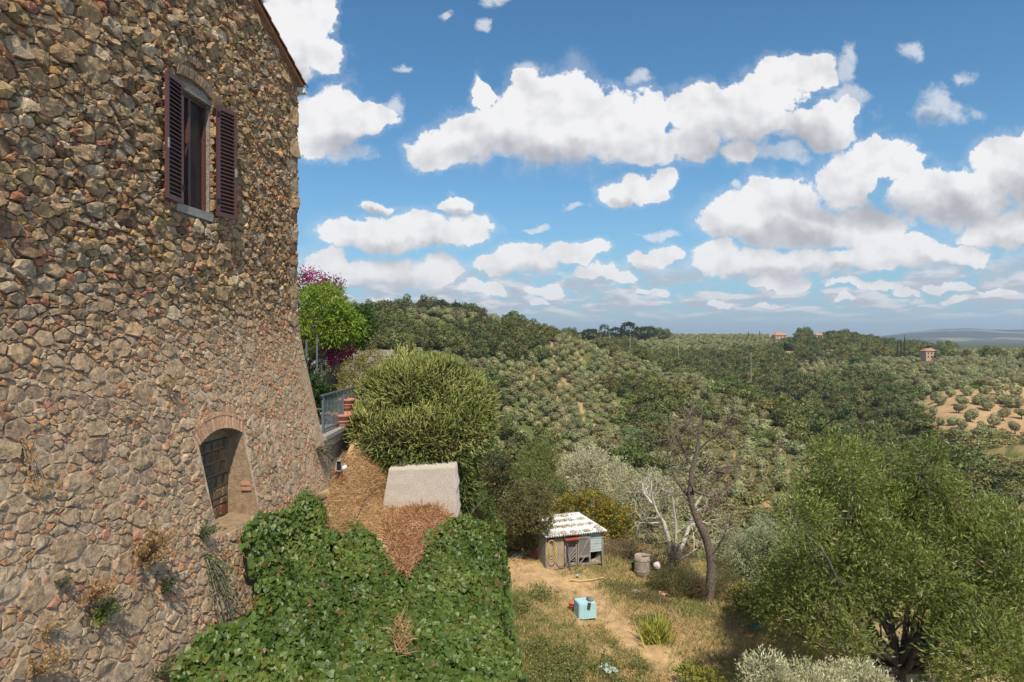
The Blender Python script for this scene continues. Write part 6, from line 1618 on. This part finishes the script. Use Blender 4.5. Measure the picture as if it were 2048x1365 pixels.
# ------------------------------------------------------------------ shrubs and trees of the garden
M_DARKDEAD = mat_noise('dark dead bark', (.075, .058, .046), (.21, .165, .13), 14, .95, .6, 40)
def garden_trees():
    SIL = ((.15, .165, .07), (.66, .65, .41)); OLV = ((.13, .14, .06), (.36, .36, .19))
    def olive(label, base_px, Y, lobes, n, cols=SIL, ll=.10, group=None, gz=None, tk=.16):
        x = (base_px-CX)/F*Y; b = (x, Y, gz1(x, Y) if gz is None else gz)
        plant('olive_tree', label, 'tree', b, [lobe(a+rng.normal(0, rr*.3), c+rng.normal(0, rr*.25), Y+dy+rng.normal(0, rr*Y/F*.4), rr*rng.uniform(.45, .75)) for a, c, rr, dy in lobes for _ in range(2)], dict(ntw=n, lpt=11, ll=ll, lw=ll*.30, colA=cols[0], colB=cols[1], mat=M_OLIVE, up=.8, twig=ll*3.2, inner=.18, spread=.45), trunk=tk, sub=3)
    olive('large silvery olive tree rising behind the shed and the yellow shrub', 1170, 47, [(1165,950,62,0),(1120,960,40,1),(1210,955,45,1),(1180,920,40,0),(1150,990,50,1),(1225,1000,40,1)], 1700, SIL, .18)
    olive('silvery olive tree behind the white-stemmed dead tree', 1290, 42, [(1265,985,46,0),(1315,985,48,1),(1350,1000,40,1),(1290,1020,50,0),(1340,1040,44,1),(1255,1020,36,1)], 1500, SIL, .17)
    olive('small pale silver olive right of the dead tree', 1525, 31, [(1515,1110,40,0),(1545,1090,34,1),(1500,1150,42,0),(1550,1140,40,.5),(1575,1120,28,1),(1480,1170,30,-.5),(1530,1075,34,0),(1500,1105,36,0),(1555,1100,30,0),(1480,1130,34,0)], 2600, SIL, .13)
    olive('silver-tipped olive crown at the very bottom, in front of the big green tree', 1640, 14.2, [(1560,1385,58,0),(1640,1400,74,0),(1720,1400,70,.3),(1790,1415,50,.3),(1520,1410,46,-.3),(1850,1425,46,.3),(1610,1372,40,.2),(1690,1385,40,.2)], 2600, SIL, .080)
    olive('dull olive tree on the slope left of the pale silver olive', 1490, 44, [(1470,1110,44,0),(1440,1130,40,0),(1500,1090,36,1)], 900, OLV, .18)
    # hedges by the path
    D1, D2 = (.06, .085, .028), (.13, .145, .05)
    plant('evergreen_bush', 'big rounded evergreen bush crowding the left end of the shed', 'bush', at(1048, 1105), [lobe(1058,1003,27.6,38), lobe(1030,1030,27.6,36), lobe(1076,1040,27.2,26), lobe(1078,1005,27.5,24), lobe(1050,1065,28.3,36), lobe(1020,1075,28.6,24)], dict(ntw=3200, lpt=8, ll=.085, lw=.04, colA=D1, colB=(.32, .29, .11), mat=M_LEAF, up=.5, twig=.16, inner=.2, hot=((.26, .19, .06), .06)), trunk=.12, sub=2)
    plant('dark_bush', 'dark tall bush between the rosemary mound and the brown gate', 'bush', at(975, 1095, 29), [lobe(985,940,29.5,36), lobe(965,985,29,36), lobe(1000,985,29.5,34), lobe(980,1030,29,38), lobe(1005,1050,29.4,24)], dict(ntw=2600, lpt=8, ll=.09, lw=.045, colA=(.035, .05, .018), colB=(.13, .125, .045), mat=M_LEAF, twig=.2, inner=.3, hot=((.24, .16, .06), .07)), trunk=.12, sub=2)
    plant('small_bush', 'bright green young bush at the top corner of the creeper', 'bush', at(958, 1090, 24), [lobe(962,1010,24,22), lobe(948,1040,24,26), lobe(972,1035,24,18)], dict(ntw=700, lpt=8, ll=.08, lw=.04, colA=(.07, .11, .02), colB=(.18, .22, .05), mat=M_LEAF, twig=.16), trunk=.05)
    plant('yellow_shrub', 'yellowing leafy shrub right behind the shed', 'shrub', at(1190, 1110, 32.5), [lobe(1190,1020,32.5,36), lobe(1150,1022,33,30), lobe(1225,1040,32.3,32), lobe(1250,1060,32,24), lobe(1205,1060,32.4,36), lobe(1130,1015,33,20), lobe(1262,1030,33,12)], dict(ntw=2600, lpt=8, ll=.10, lw=.05, colA=(.19, .18, .03), colB=(.55, .40, .05), mat=M_LEAF, up=.5, twig=.22, inner=.3, hot=((.10, .13, .03), .38)), trunk=.08)
    plant('green_shrub', 'dark green shrub behind the left of the silvery olive', 'shrub', at(1085, 1100, 38), [lobe(1075,925,46,40), lobe(1055,960,42,34), lobe(1100,990,42,36)], dict(ntw=2000, lpt=8, ll=.13, lw=.06, colA=(.075, .10, .026), colB=(.25, .27, .075), mat=M_LEAF, twig=.26), trunk=.1)
    BR = dict(ntw=900, lpt=7, ll=.07, lw=.02, colA=(.20, .14, .09), colB=(.34, .25, .17), mat=M_DRY, up=.8, twig=.28, inner=.5)
    plant('dry_brush', 'brownish dry brush right of the shed', 'brush', at(1250, 1125), [lobe(1235,1105,29.5,26,None,16), lobe(1270,1105,29.5,26,None,16), lobe(1215,1098,30,18,None,12)], BR)
    plant('dry_brush', 'greyish dry brush behind the barrel under the white-stemmed tree', 'brush', at(1335, 1150), [lobe(1330,1110,28.5,28,None,24), lobe(1360,1115,28.5,26,None,22)], dict(BR, ntw=800, colA=(.14, .12, .08), colB=(.24, .21, .15)))
    GB = dict(ntw=1400, lpt=8, ll=.07, lw=.02, colA=(.08, .095, .03), colB=(.20, .20, .075), mat=M_OLIVE, up=1., twig=.22, inner=.3)
    plant('broom_bush', 'low dark green broom bush between the barrel and the dead tree', 'bush', at(1355, 1190), [lobe(1350,1165,25.6,34,None,22), lobe(1320,1168,25.8,22,None,16), lobe(1382,1172,25.8,24,None,18)], GB)
    plant('broom_bush', 'green bush right of the foot of the dead tree', 'bush', at(1450, 1210), [lobe(1455,1180,25.5,30,None,28), lobe(1480,1200,25,24,None,20), lobe(1440,1150,27,22)], dict(GB, ntw=1300, colB=(.24, .23, .085)))
    plant('broom_bush', 'brown-green bush just left of the foot of the dead tree', 'bush', at(1395, 1200), [lobe(1395,1180,25.2,16,None,16)], dict(GB, ntw=400, colA=(.10, .085, .04), colB=(.20, .16, .08)))
    plant('yellow_green_bush', 'yellow-green shrub at the left foot of the big tree', 'bush', at(1510, 1240), [lobe(1505,1215,22.5,28,None,22), lobe(1535,1200,22.5,26), lobe(1490,1195,23.5,20)], dict(GB, ntw=1200, ll=.09, lw=.045, colA=(.10, .115, .03), colB=(.27, .26, .06)))
    plant('weed_mound', 'brownish green mound of weeds behind the blue crate', 'weeds', at(1290, 1205), [lobe(1240,1190,25.5,34,None,9), lobe(1290,1200,25,36,None,9), lobe(1320,1210,24.6,28,None,8)], dict(BR, ntw=1300, colA=(.13, .13, .06), colB=(.28, .22, .13), twig=.16))
    # sword-leaved clump
    b = at(1311, 1280); r = empty('iris_clump', tuple(b), 'clump of yellow-green sword leaves standing alone in the grass', 'plant')
    k = 260; d = norm(np.stack([rng.normal(0, .42, k), rng.normal(0, .42, k), np.ones(k)], -1)); base = np.stack([rng.normal(0, .20, k), rng.normal(0, .20, k), np.zeros(k)], -1)
    T = np.array([[-.032, 0, 0], [.032, 0, 0], [.030, .6, .03], [-.030, .6, .03], [.004, 1, .22], [-.004, 1, .22]]); mix = rng.random((k, 1)); col = np.array([.20, .22, .04])*(1-mix)+np.array([.52, .47, .11])*mix
    V, Fc, Cc = scatter(T, [(0, 1, 2, 3), (3, 2, 4, 5)], base, frames(d, rdir(k)), rng.uniform(.5, 1.0, k)*.85, col); link('leaves', mesh_np('leaves', V, Fc, Cc, [M_LEAF]), r)
    # dead trees: main limbs laid out, smaller ones grown along them
    def dead(name, label, lines, Y, bark, seed, nb=8, nt=5, lb=(.5, 1.1)):
        global rng
        keep = rng; rng = np.random.default_rng(seed)
        b = at(lines[0][0][0][0], lines[0][0][0][1], Y); root = empty(name, tuple(b), label, 'tree'); k3 = b[1]/F
        tw = MB(); first = True
        for li, (pts, r0, r1) in enumerate(lines):
            n = len(pts); Yo = np.cumsum(rng.normal(0, .22, n))*(0 if li == 0 else 1)
            P_ = np.array([P(x, y, b[1]+o)-b for (x, y), o in zip(pts, Yo)])
            if li == 0: P_[0] = (0, 0, -.2)
            t = np.linspace(0, n-1, (n-1)*4+1); i0 = np.minimum(t.astype(int), n-2); f = (t-i0)[:, None]
            pp = P_[np.maximum(i0-1, 0)]; p0, p1 = P_[i0], P_[i0+1]; p2 = P_[np.minimum(i0+2, n-1)]
            C_ = .5*((2*p0)+(-pp+p1)*f+(2*pp-5*p0+4*p1-p2)*f*f+(-pp+3*p0-3*p1+p2)*f**3)+rng.normal(size=(len(t), 3))*.018*(1 if li else .6)
            rad = np.linspace(1, 0, len(t))**.8*(r0-r1)+r1
            mb = MB(); mb.tube(C_, list(rad*(1+rng.normal(0, .11, len(t)))), 9 if li == 0 else 6, False); mb.obj('trunk' if li == 0 else 'limb', bark, root, True)
            for _ in range(nb):
                u = rng.integers(len(t)//2 if li == 0 else 2, len(t)); d0 = norm(C_[min(u+1, len(t)-1)]-C_[max(u-1, 0)]); d = norm(d0*.5+np.cross(d0, rdir(1)[0])+np.array([.15, 0, .25])); l = rng.uniform(*lb)
                br = limb_path(C_[u], C_[u]+d*l, 6, .25); r_ = min(.028, rad[u]*.5+.006); tw.tube(br, list(np.linspace(r_, .006, 6)), 4, False)
                for _ in range(nt):
                    v = rng.integers(1, 6); e = norm(d*.7+rdir(1)[0]*.9+np.array([0, 0, .15])); tw.tube(limb_path(br[v], br[v]+e*rng.uniform(.2, .6), 4, .3), [.007, .006, .005, .003], 3, False)
        tag(tw.obj('twigs', M_DEADBARK if bark is M_DARKDEAD else bark, root), kind='stuff'); rng = keep
    dead('dead_tree', 'tall dark dead tree with a crown of bare twigs', [([(1415,1205),(1423,1140),(1412,1075),(1383,1010),(1384,945),(1396,890),(1402,842)], .20, .025), ([(1383,1000),(1352,958),(1336,905)], .07, .012), ([(1388,955),(1432,938),(1478,932)], .07, .012), ([(1386,935),(1362,892),(1346,868)], .06, .012),
        ([(1421,1120),(1440,1085),(1452,1060)], .05, .012), ([(1393,905),(1430,872),(1458,858)], .05, .01), ([(1397,880),(1380,858),(1368,842)], .04, .01), ([(1384,980),(1425,992),(1470,962)], .055, .012), ([(1390,1030),(1430,1015),(1455,1000)], .04, .01)], 25.2, M_DARKDEAD, 5, 13, 6)
    dead('white_dead_tree', 'white-stemmed dead tree behind the barrel', [([(1345,1120),(1332,1060),(1308,1010),(1302,962)], .11, .02), ([(1349,1120),(1352,1050),(1342,985)], .09, .02), ([(1355,1120),(1378,1055),(1392,1010),(1408,985)], .10, .02), ([(1325,1048),(1295,1046),(1268,1044)], .04, .01), ([(1312,1015),(1290,990),(1285,968)], .05, .012), ([(1380,1050),(1405,1045),(1425,1050)], .035, .01), ([(1362,1120),(1395,1095),(1412,1075)], .05, .012)], 29.0, M_PALEBARK, 9, 6, 4)
    # the big almond tree
    GA, GB_ = (.045, .08, .016), (.27, .325, .078)
    L0 = [(1690,945,18.5,62),(1640,985,18.2,58),(1730,985,18.6,62),(1600,1040,18,52),(1680,1050,17.6,78),(1845,940,19.2,52),(1830,985,19,66),(1880,1000,19,56),(1780,1050,18.4,76),(1870,1075,18,80),(1985,1075,18.8,60),(1960,1040,19.4,40),(2030,1060,18.6,40),(1945,1130,17.8,78),(2030,1140,17.8,74),
          (1605,1120,17.8,60),(1660,1140,17,84),(1760,1140,17,82),(1850,1170,16.8,82),(1580,1200,17.4,64),(1650,1230,16.8,70),(1700,1290,17.6,50),(1600,1265,17.6,44),(1930,1230,16.6,84),(2020,1230,16.8,80),(1880,1310,16.6,60),(1960,1320,16.4,80),(2060,1320,16.4,80),(1735,1215,16.8,50)]
    base = at(1795, 1400, 18.2)
    lobes = [lobe(a, c, Y, rr*rng.uniform(.54, .82)) for a, c, Y, rr in [(a, c, Y+rng.normal(0, .9), rr) for a, c, Y, rr in L0] if not (1715 < a < 1850 and 1205 < c < 1300)]; ll = [(np.array(c)-base, r) for c, r in lobes]
    root = empty('almond_tree', tuple(base), 'big spreading green almond tree filling the lower right corner', 'tree')
    mb = MB(); woods(mb, np.array([0, 0, -.2]), ll, .17, fork=.26, sub=3); mb.obj('trunk', M_BARK, root, True)
    link('crown', foliage('crown', ll, 6400, 11, .14, .042, GA, GB_, M_LEAF, up=.75, droop=.15, twig=.58, inner=.22, spread=.45, hot=((.20, .16, .075), .04)), root)
    # loose grey twigs hanging inside the crown
    mb = MB()
    for _ in range(230):
        c, r = ll[rng.integers(0, len(ll))]; q = c+rdir(1)[0]*np.array(r)*rng.uniform(.5, 1.05); d = norm(rdir(1)[0]+np.array([.2, -.4, .1])); mb.tube(limb_path(q, q+d*rng.uniform(.4, 1.1), 5, .4, .1), [.012, .010, .008, .006, .003], 3, False)
    tag(mb.obj('bare_twigs', M_DEADBARK, root), kind='stuff')
    # yellow flowered weeds at the bottom
    plant('yellow_weed', 'yellow-green weeds at the bottom edge left of the silver olive', 'weeds', at(1400, 1350), [lobe(1380,1345,19,22,None,7), lobe(1420,1352,19,20,None,7)], dict(ntw=160, lpt=6, ll=.10, lw=.05, colA=(.16, .20, .04), colB=(.36, .36, .07), mat=M_LEAF, twig=.15))
garden_trees()
# ------------------------------------------------------------------ air
def haze():
    m, nt, N, LK = newmat('haze'); v = N('ShaderNodeVolumePrincipled'); v.inputs['Color'].default_value = (.70, .83, 1, 1); v.inputs['Density'].default_value = HAZE
    v.inputs['Anisotropy'].default_value = .2; o = N('ShaderNodeOutputMaterial'); LK(v.outputs[0], o.inputs['Volume'])
    m.cycles.homogeneous_volume = True
    b = MB(); b.box((0, 4400, 30), (34000, 9800, 230)); ob = b.obj('haze', m); tag(ob, kind='stuff')
HAZE = .00012
haze()
